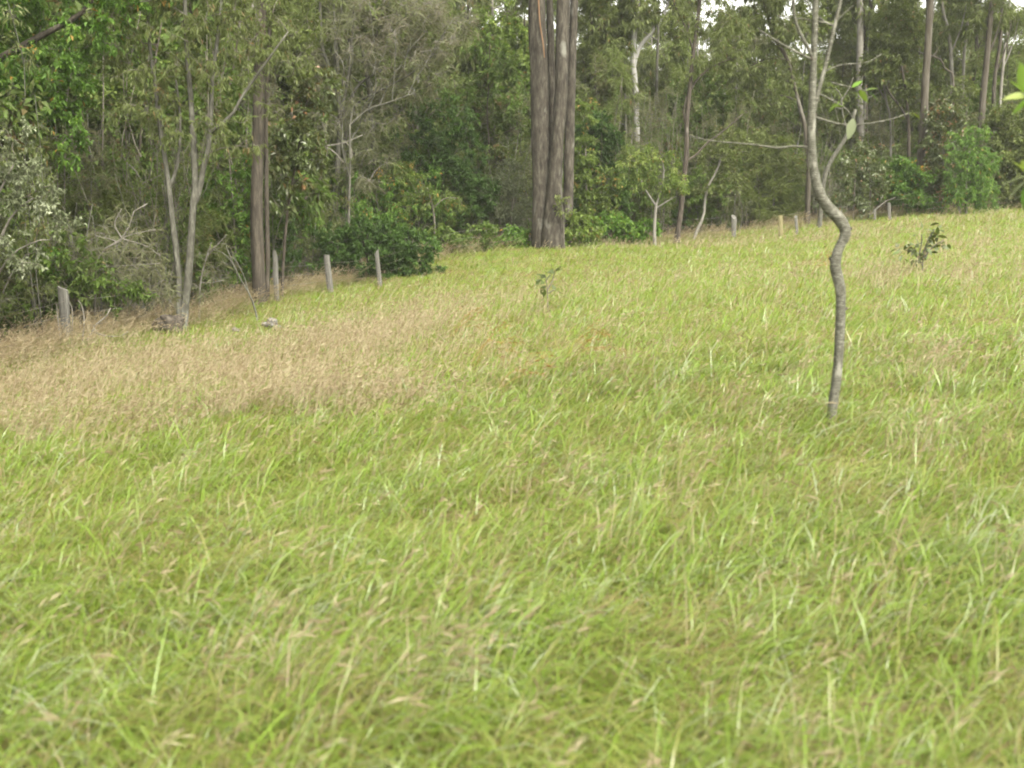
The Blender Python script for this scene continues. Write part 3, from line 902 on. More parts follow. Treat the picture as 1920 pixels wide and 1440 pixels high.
for sx_, sy_, tx_, ty_ in [(654, 330, 610, 120), (655, 290, 702, 150), (656, 235, 668, 30), (690, 205, 725, 40), (712, 197, 790, 60), (735, 190, 750, -20), (765, 178, 850, 40), (700, 140, 700, -30), (757, 130, 830, -20), (735, 60, 770, 0), (640, 170, 630, -20)]:
    pp = [(sx_, sy_)]
    for f_ in (0.22, 0.42, 0.6, 0.8, 1.0):
        pp.append((sx_ + (tx_ - sx_) * f_ ** 1.25 + _fr.normal(0, 7), sy_ + (ty_ - sy_) * f_ + _fr.normal(0, 5), 40 + _fr.normal(0, 0.35)))
    _fan.append((LB, pp, 2.4, 1.0))
plant('bare_wattle', 'thin leafless twiggy grey tree with crooked branches left of the vine mound', 'tree', 40,
      [(TR, [(652, 480), (654, 400), (656, 320), (656, 235)], 6, 4), (LB, [(656, 235), (690, 205), (735, 190), (775, 175)], 4, 2)] + _fan,
      [(700, 90, 60, 60), (770, 70, 60, 60), (830, 60, 45, 60), (740, 10, 100, 40)], 'needle', 'grey', 'grey', dens=2.6, rc=0.7, lpc=16, ls=1.0, tone=0.2, twig_r=0.012, sub=9, twigs='dead', crown='twigs')
plant('zigzag_branch', 'thin zigzag bare branch reaching across the grey stems above the dark bush', 'dead branch', 40,
      [(ST, [(562, 279), (585, 276), (606, 274), (630, 271), (650, 266), (680, 253)], 3.2, 1.6), (ST, [(606, 274), (622, 281), (634, 292), (650, 310), (660, 292), (659, 279), (648, 266)], 2.6, 1.6), (ST, [(650, 310), (645, 320)], 2, 1.2)], (), bark='dead', buried=0)
plant('vine_mound', 'dark tangle of vines heaped over a small tree left of the big trunks', 'vines', 44,
      [(TR, [(835, 470), (832, 400), (828, 320), (825, 250)], 9, 4), (ST, [(806, 216), (818, 206), (829, 211), (834, 230)], 2.5, 1.5)],
      [(830, 235, 62, 48), (790, 285, 42, 62), (870, 290, 48, 70), (825, 340, 62, 60), (860, 390, 60, 45), (790, 390, 46, 40), (900, 370, 36, 40)], 'small', 'dark', 'dark', dens=7.0, rc=0.42, lpc=64, ls=1.25, tone=0.42, twigs='twig')
plant('round_crown_tree', 'tree with a rounded fresh yellow-green crown against the sky left of big trunks', 'tree', 55,
      [(TR, [(928, 440), (928, 340), (925, 280), (928, 200), (935, 110), (940, 40)], 9, 4), (LB, [(960, 265), (955, 232), (938, 214), (918, 208), (908, 184)], 4, 2.5), (LB, [(938, 214), (950, 190), (960, 178)], 3, 1.5)],
      [(925, 55, 52, 38), (960, 90, 42, 45), (900, 105, 46, 40), (935, 140, 55, 40), (905, 180, 45, 40), (965, 180, 35, 45), (930, 250, 50, 45), (975, 260, 30, 50)], 'broad', 'lime', 'pale', dens=5.5, rc=0.55, lpc=50, ls=1.5, tone=0.5)
plant('dark_bush', 'dense dark green rounded bush behind the paired fence posts', 'bush', 37.0, [(ST, [(690, 535), (690, 490), (680, 450)], 6, 3)],
      [(690, 440, 55, 34), (640, 462, 50, 38), (745, 458, 52, 36), (690, 485, 70, 36), (790, 480, 44, 34), (618, 500, 32, 28), (740, 508, 50, 20), (670, 512, 50, 18)], 'small', 'dark', 'dark', dens=14, rc=0.30, lpc=58, ls=1.2, tone=0.55)
plant('yellowgreen_sapling', 'yellow-green sapling with drooping layered leaves above the dark bush', 'sapling', 42,
      [(TR, [(816, 480), (815, 430), (812, 390), (800, 350)], 5, 2.5), (LB, [(812, 390), (835, 372), (860, 372)], 3, 1.5)],
      [(775, 345, 42, 36), (810, 375, 36, 24), (845, 378, 26, 14), (755, 385, 36, 26), (735, 325, 30, 26), (800, 420, 32, 22)], 'pinnate', 'lime', 'twig', dens=6.5, rc=0.42, lpc=42, ls=0.8, tone=0.35, tsd=0.16)
plant('bluegrey_bush', 'hazy blue-grey bush directly left of the big fused trunks', 'bush', 44.5, [(ST, [(960, 470), (958, 420), (962, 370)], 5, 2), (ST, [(950, 470), (938, 420), (930, 390)], 3, 2)],
      [(962, 335, 36, 36), (935, 375, 32, 36), (980, 385, 30, 40), (950, 420, 40, 30), (900, 430, 36, 30)], 'small', 'silver', 'twig', dens=7, rc=0.40, lpc=56, ls=1.0, tone=0.28, tsd=0.1)
for lab, lb, mt, tn, d_ in [
    ('low fresh green shrub at the foot of the big trunks on their left', [(985, 455, 34, 18), (940, 462, 30, 14), (965, 440, 26, 20)], 'lush', 0.6, 42.5),
    ('green leafy shrub at the foot of the big trunks on their right', [(1085, 425, 28, 26), (1075, 445, 32, 16), (1105, 440, 26, 18), (1060, 430, 12, 20)], 'lime', 0.5, 42.2),
    ('broad bright shrub between the big trunks and the pale-leaved sapling', [(1150, 425, 42, 24), (1185, 435, 34, 18), (1130, 440, 36, 16), (1210, 428, 24, 18)], 'lush', 0.66, 44.5),
    ('dull green shrub leaning out of the forest right of the dark bush', [(850, 455, 40, 24), (885, 465, 36, 20), (820, 470, 36, 18), (900, 440, 32, 24)], 'under', 0.6, 41.5)]:
    plant('low_shrub', lab, 'shrub', d_, [(ST, [(lb[0][0], lb[0][1] + 30), (lb[0][0] + 2, lb[0][1])], 4, 2)], lb, 'broad', mt, 'twig', dens=11, rc=0.32, lpc=42, ls=1.15, tone=tn, group='low shrubs along the forest edge')
plant('pale_shoot', 'spindly grey-green leafy shoot growing up against the big trunks', 'sapling', 40.9, [(ST, [(1058, 452), (1057, 410), (1052, 370), (1050, 345)], 2.5, 1.2)],
      [(1055, 385, 12, 16), (1062, 400, 14, 12), (1050, 368, 8, 10)], 'broad', 'olive', 'twig', dens=14, rc=0.24, lpc=12, ls=0.9, tone=0.6)

# --- right of the big trunks
plant('dark_laurel', 'very dark glossy small tree just right of the big trunks', 'tree', 50, [(TR, [(1128, 440), (1126, 360), (1124, 300), (1122, 250)], 7, 3)],
      [(1122, 235, 34, 26), (1110, 270, 28, 26), (1138, 268, 26, 28), (1120, 310, 34, 22)], 'broad', 'dark', 'dark', dens=10, rc=0.42, lpc=50, ls=1.35, tone=0.5)
plant('round_sapling', 'small bright-topped sapling with dark green underside below the dark laurel', 'sapling', 47.5, [(ST, [(1165, 440), (1165, 400), (1164, 370)], 4, 2)],
      [(1165, 348, 17, 14), (1163, 372, 20, 16), (1168, 395, 16, 16)], 'small', 'dark', 'dark', dens=16, rc=0.3, lpc=56, ls=1.2, tone=0.75)
plant('light_green_tree', 'soft light green leafy tree touching the right side of the big trunks', 'tree', 47, [(TR, [(1100, 440), (1100, 360), (1098, 280)], 5, 2)],
      [(1095, 285, 24, 36), (1100, 345, 32, 36), (1125, 380, 36, 28), (1090, 395, 24, 24), (1140, 345, 22, 30), (1095, 220, 22, 36)], 'broad', 'lime', 'twig', dens=6.5, rc=0.42, lpc=44, ls=1.1, tone=0.42)
plant('pale_leaved_sapling', 'young tree with pale yellowish leaves on a thin grey trunk at the grass edge', 'sapling', 44,
      [(TR, [(1228, 460), (1227, 430), (1229, 395), (1231, 380)], 7, 5), (LB, [(1231, 382), (1240, 355), (1245, 320), (1240, 300)], 4, 1.8), (LB, [(1230, 386), (1214, 362), (1200, 335), (1192, 310)], 4, 1.8), (LB, [(1231, 390), (1250, 378), (1268, 368)], 3, 1.5)],
      [(1180, 300, 24, 20), (1215, 295, 26, 20), (1250, 300, 22, 22), (1275, 335, 20, 22), (1235, 340, 34, 22), (1200, 330, 26, 22), (1265, 365, 22, 14)], 'pinnate', 'lime', 'pale', dens=9, rc=0.36, lpc=40, ls=0.8, tone=0.62, tsd=0.2)
plant('slender_dark_tree', 'slender dark-trunked tree with pale side branches right of the pale-leaved sapling', 'tree', 45,
      [(TR, [(1268, 456), (1272, 430), (1277, 390), (1281, 340), (1287, 290), (1288, 220), (1294, 160), (1302, 80), (1309, 30), (1315, -40)], 11, 6),
       (LB, [(1290, 300), (1308, 288), (1325, 268), (1345, 254), (1368, 236), (1392, 214)], 4, 2.2), (LB, [(1297, 168), (1305, 152), (1325, 132), (1350, 118), (1380, 108)], 4, 2),
       (LB, [(1287, 245), (1282, 210), (1287, 180)], 3, 1.8), (LB, [(1298, 90), (1285, 50), (1265, 10), (1255, -30)], 4, 2.5)],
      [(1270, 50, 36, 36), (1335, 50, 42, 42), (1350, 110, 36, 28), (1300, -40, 80, 40), (1375, 70, 32, 30), (1290, 130, 24, 30)], 'gum', 'olive', 'dark', dens=6, rc=0.45, lpc=36, ls=1.15, tone=0.45)
plant('curved_sapling', 'thin pale trunk curving up at the grass edge right of the slender dark tree', 'sapling', 46.5,
      [(TR, [(1302, 456), (1303, 440), (1312, 422), (1320, 400), (1322, 370), (1330, 345), (1345, 318), (1352, 295)], 6, 3)],
      [(1345, 290, 40, 34), (1380, 320, 36, 34), (1330, 340, 30, 30), (1365, 260, 36, 30)], 'small', 'olive', 'pale', dens=5, rc=0.45, lpc=56, ls=1.15, tone=0.5)
plant('ghost_gum', 'white smooth-barked gum trunk with one forking limb deep in the forest', 'tree', 57,
      [(TR, [(1196, 380), (1194, 250), (1193, 190), (1190, 150), (1187, 115), (1188, 80), (1193, 30), (1196, -20), (1192, -120)], 12, 8), (LB, [(1189, 122), (1196, 95), (1208, 76), (1222, 62), (1232, 44), (1243, 32), (1262, -20)], 8, 4)],
      [(1150, 60, 46, 40), (1240, 10, 50, 36), (1190, -60, 90, 50), (1140, -10, 60, 50), (1195, 25, 26, 20, -1), (1175, 170, 24, 26, -1)], 'gum', 'olive', 'white', dens=3.5, rc=0.7, lpc=44, ls=1.9, tone=0.6)
plant('bent_thin_tree', 'thin dark kinked trunk seen between big trunks and white gum', 'tree', 57,
      [(TR, [(1130, 380), (1127, 220), (1122, 178), (1109, 142), (1107, 100), (1109, 40), (1104, -40)], 6, 4), (LB, [(1108, 135), (1098, 125), (1092, 110)], 3, 1.5)],
      [(1110, 30, 40, 50), (1140, 110, 36, 40), (1095, 90, 22, 40), (1130, 175, 30, 30)], 'twiggy', 'olive', 'dark', dens=4.5, rc=0.6, lpc=60, ls=1.6, tone=0.55)
plant('olive_gum', 'dull olive-leaved gum spreading left of the S-bent sapling top', 'tree', 53,
      [(TR, [(1512, 420), (1514, 330), (1510, 245), (1496, 188), (1476, 112), (1453, 72), (1437, 22), (1425, -50)], 9, 5), (LB, [(1476, 112), (1440, 110), (1405, 125)], 4, 2), (LB, [(1497, 190), (1470, 180), (1430, 178)], 4, 2)],
      [(1425, 70, 56, 40), (1390, 130, 46, 40), (1450, 150, 48, 36), (1400, 20, 60, 40), (1475, 30, 50, 50), (1440, -50, 100, 50), (1420, 210, 50, 40)], 'gum', 'olive', 'red', dens=5, rc=0.55, lpc=44, ls=1.35, tone=0.55)
plant('hazy_wattle', 'soft grey-green twiggy tree massed behind the line of distant fence posts', 'tree', 52,
      [(TR, [(1400, 430), (1400, 360), (1392, 290)], 5, 2), (TR, [(1450, 425), (1452, 350), (1460, 280)], 5, 2)],
      [(1380, 300, 46, 44), (1430, 290, 46, 44), (1470, 330, 36, 50), (1360, 370, 50, 44), (1420, 375, 50, 44), (1340, 415, 40, 24), (1470, 400, 36, 24)], 'twiggy', 'olive', 'twig', dens=4.8, rc=0.6, lpc=72, ls=1.4, tone=0.5, sub=7)
plant('redbark_tree', 'thin straight reddish trunk directly behind the S-bent sapling', 'tree', 51,
      [(TR, [(1514, 412), (1516, 350), (1517, 250), (1521, 150), (1526, 60), (1530, -60)], 9, 6)], [(1530, -40, 60, 40), (1500, 60, 30, 30)], 'gum', 'olive', 'red', dens=3.5, rc=0.5, lpc=40, ls=1.3)
plant('leaning_snag', 'grey leaning dead trunk just right of the S-bent sapling', 'dead tree', 49,
      [(TR, [(1536, 420), (1545, 340), (1556, 305), (1572, 280), (1586, 258), (1596, 232), (1604, 205)], 9, 6), (LB, [(1590, 250), (1580, 215), (1577, 180), (1566, 165)], 4, 2), (LB, [(1577, 190), (1592, 165), (1600, 145)], 3, 1.5), (LB, [(1580, 205), (1566, 200), (1558, 175)], 2.5, 1.2)], (), bark='grey')
plant('grey_gum', 'upright smooth pale-grey gum trunk beyond the S-bent sapling top', 'tree', 60,
      [(TR, [(1611, 400), (1612, 300), (1613, 240), (1611, 150), (1613, 60), (1610, -40), (1600, -140)], 14, 9)], [(1600, -60, 70, 40), (1640, 20, 36, 30), (1650, -80, 70, 40)], 'gum', 'olive', 'pale', dens=3.5, rc=0.6, lpc=40, ls=1.6)
plant('dark_companion_tree', 'narrow dark trunk pressed close behind the pale-grey gum', 'tree', 61,
      [(TR, [(1626, 400), (1624, 240), (1622, 120), (1618, 0), (1615, -80)], 8, 5), (LB, [(1622, 60), (1632, 25), (1640, -20)], 4, 2)], [(1660, 60, 34, 36), (1590, 30, 26, 30)], 'gum', 'olive', 'dark', dens=4, rc=0.6, lpc=44, ls=1.5)
plant('leafy_midtree', 'dense olive-green tree crown between pale-grey gum and tall reddish trunk', 'tree', 56,
      [(TR, [(1702, 400), (1704, 260), (1700, 190), (1690, 120)], 8, 4), (LB, [(1702, 225), (1688, 200), (1668, 175), (1658, 150)], 5, 2.5), (LB, [(1700, 190), (1712, 160), (1720, 140)], 4, 2)],
      [(1670, 90, 42, 44), (1640, 130, 30, 30), (1705, 60, 32, 40), (1700, 130, 30, 36), (1670, 30, 36, 30), (1720, 180, 26, 26)], 'broad', 'olive', 'dark', dens=5.5, rc=0.5, lpc=44, ls=1.3, tone=0.5)
plant('splintered_snag', 'grey splintered dead crown with upturned broken limbs beyond the sapling', 'dead tree', 57,
      [(TR, [(1672, 330), (1670, 240), (1662, 190), (1655, 150)], 5, 3), (LB, [(1680, 120), (1688, 160), (1694, 195)], 3, 2), (LB, [(1662, 190), (1645, 160), (1638, 128)], 3, 1.5), (LB, [(1690, 120), (1672, 150), (1658, 152)], 3, 1.5), (LB, [(1655, 150), (1662, 125), (1660, 105)], 2.5, 1.2)], (), bark='pale')
plant('tall_red_gum', 'tall straight pinkish-brown trunk rising above the bright shrubs', 'tree', 54,
      [(TR, [(1724, 375), (1727, 300), (1732, 220), (1736, 140), (1741, 60), (1746, -40), (1752, -150)], 16, 10), (LB, [(1741, 60), (1750, 30), (1752, 5)], 3, 1.5)], [(1750, -90, 80, 50), (1700, -40, 50, 36)], 'gum', 'olive', 'red', dens=3.5, rc=0.55, lpc=44, ls=1.5)
for lab, st, bk, dd_, nm in [
    ('grey-brown bent trunk, first one right of the tall pinkish trunk', [(1786, 330), (1785, 200), (1783, 100), (1776, 50), (1768, 20), (1762, -60)], 'pale', 59, 8),
    ('thin straight grey trunk, second one right of the tall pinkish trunk', [(1806, 330), (1805, 180), (1809, 90), (1817, 20), (1822, -60)], 'pale', 62, 6),
    ('stout reddish-brown trunk, thickest in the cluster near the upper corner', [(1836, 330), (1842, 200), (1850, 110), (1858, 20), (1864, -70)], 'red', 57, 13),
    ('dark slim trunk immediately right of the stout reddish-brown trunk', [(1860, 330), (1862, 220), (1866, 140), (1876, 70), (1882, -60)], 'brown', 58, 8),
    ('pale leaning trunk with a low fork, last before the picture edge', [(1868, 330), (1874, 210), (1880, 130), (1888, 50), (1898, -60)], 'pale', 60, 6),
    ('brown slim trunk standing between thin grey trunk and stout reddish trunk', [(1824, 330), (1822, 200), (1830, 100), (1832, 10), (1838, -70)], 'brown', 66, 7)]:
    x0 = st[-1][0]
    plant('slim_gum', lab, 'tree', dd_, [(TR, st, nm, nm * 0.65), (LB, [st[2], (st[2][0] + 18, st[2][1] - 45), (st[2][0] + 30, st[2][1] - 95)], nm * 0.4, 1.5)], [(x0 - 20, -40, 46, 36), (x0 + 20, -90, 56, 36), (st[2][0] + 26, st[2][1] - 90, 20, 24), (st[2][0] - 10, 40, 24, 26)],
          'gum', 'olive', bk, dens=4, rc=0.55, lpc=44, ls=1.5, tone=0.5, group='slim trunks near the upper corner')
plant('black_branch_tree', 'crooked blackish branch snaking out beside the tall pinkish trunk', 'tree', 55, [(TR, [(1790, 400), (1788, 300), (1787, 200), (1786, 140), (1772, 130), (1764, 112), (1748, 105), (1738, 98)], 6, 2.5), (LB, [(1750, 106), (1757, 95), (1758, 86)], 2.5, 1.2)],
      [(1800, 170, 30, 26), (1780, 230, 30, 26)], 'broad', 'olive', 'dark', dens=5, rc=0.5, lpc=44, ls=1.3)
plant('bright_bush', 'tall bright green bush with fresh tips below the slim trunks', 'bush', 51, [(ST, [(1812, 400), (1812, 340), (1818, 280)], 5, 2), (ST, [(1800, 400), (1792, 330)], 4, 2)],
      [(1818, 268, 32, 26), (1840, 310, 32, 32), (1800, 310, 28, 32), (1825, 350, 40, 30), (1850, 370, 26, 20), (1795, 365, 26, 24)], 'gum', 'lush', 'twig', dens=9, rc=0.45, lpc=56, ls=0.95, tone=0.6)
plant('russet_tipped_bush', 'olive bush with russet new tips left of the bright green bush', 'bush', 53, [(ST, [(1765, 400), (1768, 330), (1770, 260)], 4, 2)],
      [(1770, 215, 34, 24), (1765, 265, 30, 34), (1790, 240, 26, 24), (1760, 320, 28, 34), (1745, 370, 32, 22)], 'broad', 'gloss', 'twig', dens=7.5, rc=0.45, lpc=44, ls=1.2, tone=0.42, tsd=0.2)
plant('shady_bush', 'deep green bush at the grass edge under the tall pinkish trunk', 'bush', 52, [(ST, [(1700, 405), (1700, 370)], 4, 2)],
      [(1700, 365, 36, 22), (1670, 350, 30, 32), (1725, 375, 28, 16), (1690, 320, 30, 30), (1720, 330, 24, 30), (1740, 390, 30, 12)], 'broad', 'lush', 'twig', dens=9, rc=0.42, lpc=48, ls=1.15, tone=0.38)
plant('corner_bush', 'broad dull green bush at the far grass edge nearest the picture border', 'bush', 54, [(ST, [(1895, 395), (1895, 330)], 5, 2)],
      [(1890, 230, 42, 36), (1885, 290, 40, 40), (1900, 350, 46, 36), (1870, 375, 30, 18), (1940, 280, 50, 70)], 'broad', 'olive', 'twig', dens=7.5, rc=0.5, lpc=48, ls=1.25, tone=0.5)
plant('speckled_shrub', 'loose shrub with light-speckled leaves behind the S-bend of the sapling', 'shrub', 51, [(ST, [(1600, 410), (1602, 360), (1606, 300)], 4, 2), (ST, [(1630, 408), (1632, 350), (1626, 290)], 4, 2)],
      [(1605, 300, 32, 32), (1640, 300, 30, 34), (1590, 355, 30, 30), (1625, 355, 34, 30), (1655, 340, 22, 26), (1600, 395, 34, 14), (1560, 385, 26, 20)], 'broad', 'gloss', 'twig', dens=6.0, rc=0.42, lpc=40, ls=1.0, tone=0.6, tsd=0.2)


# ------------------------------------------------------------------ undergrowth and background forest (masses nobody could count)
def wild_mesh(seed, h, base_frac, spread, leaf, mat, bark, ncl, lpc, ls, rc, tone, multi=1, tr=0.02, lean=0.06):
    g = np.random.default_rng(seed)
    A = Acc()
    skel, cs, us = [], [], []
    for m in range(multi):
        az = g.uniform(0, 6.28)
        off = np.array([cos(az), sin(az), 0]) * (0.0 if multi == 1 else 0.15)
        n = 7
        z = np.linspace(0, h * (1.0 if multi == 1 else g.uniform(0.7, 1)), n)
        wob = np.cumsum(g.normal(0, lean * h / n, (n, 2)), axis=0)
        drift = (np.array([cos(az), sin(az)]) * (0 if multi == 1 else spread * 0.5))[None] * (z / h)[:, None] ** 1.3
        p = np.column_stack([wob + drift, z]) + off
        p[0] = off - np.array([0, 0, 0.2])
        sp = smooth_path(p, 14)
        v, q, t = tube(sp, np.linspace(tr * h * 0.5, tr * h * 0.12, 14), 8, g, 0.06)
        A.add(v, [q, t], 0, 0.5, True)
        skel.append(sp)
        nl = max(3, int(5 * (1 - base_frac) + 3))
        for k in range(nl):
            f = base_frac + (1 - base_frac) * (k + g.random()) / nl
            b = sp[int(f * 13)]
            a = g.uniform(0, 6.28)
            ln = spread * g.uniform(0.5, 1.0) * (1.15 - 0.6 * (f - base_frac) / max(1e-3, 1 - base_frac))
            e = b + np.array([cos(a) * ln, sin(a) * ln, ln * g.uniform(0.3, 1.0)])
            lp = smooth_path([b, b + (e - b) * 0.5 + np.array([0, 0, -0.08 * ln]) + g.normal(0, 0.06 * ln, 3), e], 7)
            r0 = tr * h * 0.16
            v, q, t = tube(lp, np.linspace(r0, r0 * 0.3, 7), 5, g, 0.05)
            A.add(v, [q, t], 0, 0.5, True)
            skel.append(lp)
            c, u = lobe_points(g, e, np.array([1, 1, 0.75]) * ln * 0.55 + 0.15, max(2, int(ncl / nl / multi)), 0.3)
            cs.append(c)
            us.append(u)
    cs, us = np.vstack(cs), np.vstack(us)
    cs[:, 2] = np.maximum(cs[:, 2], 0.12)
    foliage(A, g, np.vstack(skel), cs, us, rc, lpc, leaf, ls, tone, 0.14, twig_r=0.006 + 0.0012 * h, sub=5, tw_geo=h > 6)
    return A.mesh('wild_plant', [BM[bark], LM[mat]])


ug = np.random.default_rng(77)
shrub_src = [wild_mesh(400, 2.2, 0.1, 1.1, 'broad', 'under', 'twig', 70, 46, 1.2, 0.34, 0.5, 3, 0.02),
             wild_mesh(401, 2.8, 0.15, 1.2, 'gum', 'olive', 'twig', 80, 46, 1.15, 0.38, 0.45, 3, 0.02),
             wild_mesh(402, 3.4, 0.2, 1.3, 'broad', 'lush', 'twig', 90, 44, 1.2, 0.38, 0.5, 2, 0.02),
             wild_mesh(403, 2.4, 0.1, 1.2, 'small', 'dark', 'twig', 90, 52, 1.5, 0.36, 0.5, 3, 0.02),
             wild_mesh(404, 3.8, 0.2, 1.4, 'twiggy', 'olive', 'twig', 90, 60, 1.2, 0.48, 0.5, 3, 0.015),
             wild_mesh(405, 4.5, 0.2, 1.5, 'broad', 'under', 'twig', 110, 46, 1.35, 0.42, 0.55, 2, 0.015),
             wild_mesh(406, 6.5, 0.3, 1.1, 'twiggy', 'grey', 'grey', 60, 40, 1.2, 0.5, 0.5, 3, 0.011, 0.05),
             wild_mesh(407, 5.5, 0.35, 0.9, 'small', 'olive', 'pale', 60, 40, 1.4, 0.4, 0.5, 3, 0.010, 0.05)]
n = 900
px = ug.uniform(-620, 2350, n)
off = 3.6 + 26 * ug.random(n) ** 1.6
e = np.interp(px, EDGE[:, 0], EDGE[:, 1]) + off
x = (px - 960) / F * e
keep = np.ones(n, bool)
sc = ug.uniform(0.6, 1.1, n) * np.clip(0.5 + off / 12, 0.5, 1.25)
scatter('undergrowth', np.stack([x, e, ground(x, e) - 0.05], 1), np.stack([np.zeros(n), np.zeros(n), ug.uniform(0, 6.28, n)], 1), np.stack([sc, sc, sc * ug.uniform(0.85, 1.2, n)], 1),
        ug.integers(0, 8, n), shrub_src, 'mixed green scrubby undergrowth filling the forest floor behind the fence', 'undergrowth')

def brush_mesh(seed, h, ns, spread, ncl, lpc, leaf, mat, bark, ls):
    g = np.random.default_rng(seed)
    A = Acc()
    skel, cs, us = [], [], []
    for k in range(ns):
        a = g.uniform(0, 6.28)
        b = np.array([cos(a), sin(a), 0]) * spread * 0.45 * g.random()
        hh = h * g.uniform(0.5, 1.0)
        e = b + np.array([cos(a), sin(a), 0]) * spread * 0.5 * g.random() + np.array([0, 0, hh])
        sp = smooth_path([b - np.array([0, 0, 0.1]), b + (e - b) * 0.35 + g.normal(0, 0.05 * hh, 3), b + (e - b) * 0.7 + g.normal(0, 0.05 * hh, 3), e], 10)
        v, q, t = tube(sp, np.linspace(0.018, 0.006, 10) * g.uniform(0.6, 1.7), 5, g, 0.05)
        A.add(v, [q, t], 0, 0.5, True)
        skel.append(sp)
        m = max(2, ncl // ns)
        f = g.uniform(0.3, 1.0, m)
        u = nrm(g.normal(size=(m, 3)) + np.array([0, 0, 0.4]))
        cs.append(sp[(f * 9).astype(int)] + u * 0.35 * spread * g.random((m, 1)))
        us.append(u)
    foliage(A, g, np.vstack(skel), np.vstack(cs), np.vstack(us), 0.42, lpc, leaf, ls, 0.5, 0.16, twig_r=0.008, sub=7)
    return A.mesh('brush', [BM[bark], LM[mat]])


brush_src = [brush_mesh(600, 4.6, 7, 1.4, 60, 21, 'small', 'olive', 'twig', 1.0), brush_mesh(601, 3.4, 9, 1.5, 60, 14, 'twiggy', 'grey', 'grey', 0.9), brush_mesh(602, 6.5, 5, 1.3, 55, 28, 'small', 'under', 'twig', 1.1),
             brush_mesh(603, 2.4, 10, 1.4, 60, 14, 'needle', 'grey', 'dead', 0.7), brush_mesh(604, 7.5, 4, 1.2, 55, 28, 'gum', 'olive', 'grey', 0.9)]
n = 620
px = ug.uniform(-620, 2350, n)
off = np.interp(px, [-600, 500, 570, 830, 900, 1260, 1330, 1580, 1640, 2350], [1.2, 1.6, 3.6, 3.6, 3.0, 3.0, 2.2, 2.2, 3.5, 3.5]) + 22 * ug.random(n) ** 1.5
e = np.interp(px, EDGE[:, 0], EDGE[:, 1]) + off
x = (px - 960) / F * e
sc = ug.uniform(0.7, 1.25, n)
scatter('thicket', np.stack([x, e, ground(x, e) - 0.05], 1), np.stack([ug.normal(0, 0.06, n), ug.normal(0, 0.06, n), ug.uniform(0, 6.28, n)], 1), np.stack([sc, sc, sc * ug.uniform(0.85, 1.2, n)], 1),
        ug.integers(0, 5, n), brush_src, 'thin grey-brown stems and twiggy brush crowding between the forest trees', 'thicket')

far_tree = [wild_mesh(500, 15, 0.3, 2.6, 'gum', 'far', 'pale', 150, 44, 2.3, 0.9, 0.5, 1, 0.02, 0.05),
            wild_mesh(501, 13, 0.15, 2.4, 'twiggy', 'grey', 'grey', 170, 60, 2.2, 0.95, 0.5, 1, 0.016, 0.06),
            wild_mesh(502, 14, 0.2, 2.6, 'gum', 'far', 'dark', 170, 46, 2.3, 0.9, 0.4, 1, 0.018, 0.07),
            wild_mesh(503, 12, 0.12, 2.3, 'broad', 'far', 'grey', 170, 42, 2.0, 0.8, 0.6, 1, 0.016, 0.06),
            wild_mesh(504, 16, 0.35, 2.8, 'gum', 'olive', 'grey', 150, 44, 2.4, 0.95, 0.5, 1, 0.018, 0.05),
            wild_mesh(505, 9, 0.1, 2.2, 'broad', 'under', 'dark', 140, 44, 2.0, 0.75, 0.5, 2, 0.014, 0.06),
            wild_mesh(506, 11, 0.15, 2.2, 'twiggy', 'far', 'red', 150, 60, 2.2, 0.85, 0.5, 2, 0.014, 0.06)]
fp, placed = [], np.zeros((0, 2))
tries = 0
while len(fp) < 460 and tries < 20000:
    tries += 1
    p_ = ug.uniform(-700, 2500)
    e_ = np.interp(p_, EDGE[:, 0], EDGE[:, 1])
    dep = e_ + 7 + 60 * ug.random() ** 0.9
    xx_ = (p_ - 960) / F * dep
    if len(fp) and np.min((placed[:, 0] - xx_) ** 2 + (placed[:, 1] - dep) ** 2) < 2.0 ** 2:
        continue
    fp.append((xx_, dep, p_, dep - e_))
    placed = np.vstack([placed, [xx_, dep]])
fp = np.array(fp)
n = len(fp)
var = ug.integers(0, 7, n)
var = np.where((fp[:, 3] < 14) & (var < 3), 5 + (var % 2), var)
sc = ug.uniform(0.8, 1.1, n) * np.interp(fp[:, 2], [0, 880, 960, 1300], [1.32, 1.30, 1.04, 0.98])
scatter('background_forest', np.stack([fp[:, 0], fp[:, 1], ground(fp[:, 0], fp[:, 1]) - 0.1], 1), np.stack([ug.normal(0, 0.03, n), ug.normal(0, 0.03, n), ug.uniform(0, 6.28, n)], 1),
        np.stack([sc, sc, sc * ug.uniform(0.9, 1.1, n)], 1), var, far_tree, 'deep grey-green eucalypt forest massed on the slope behind the paddock', 'forest')


# ------------------------------------------------------------------ the S-bent sapling and other plants with leaves one can pick out
def ovate_leaf(rng, L, Wd, fold=0.18, droop=0.25):
    """A thick ovate leaf lying along +x, its midrib sunk: 22 triangles or so."""
    s = np.array([0, 0.12, 0.35, 0.6, 0.82, 1.0])
    w = np.array([0.06, 0.55, 1.0, 0.9, 0.5, 0.02]) * Wd / 2
    z = -droop * L * s ** 2
    v, rows = [], []
    for k in range(6):
        rows.append(len(v))
        v += [(s[k] * L, -w[k], z[k] + fold * w[k]), (s[k] * L, 0, z[k]), (s[k] * L, w[k], z[k] + fold * w[k])]
    f = []
    for k in range(5):
        a, b = rows[k], rows[k + 1]
        f += [(a, a + 1, b + 1, b), (a + 1, a + 2, b + 2, b + 1)]
    return np.array(v, float), np.array(f)


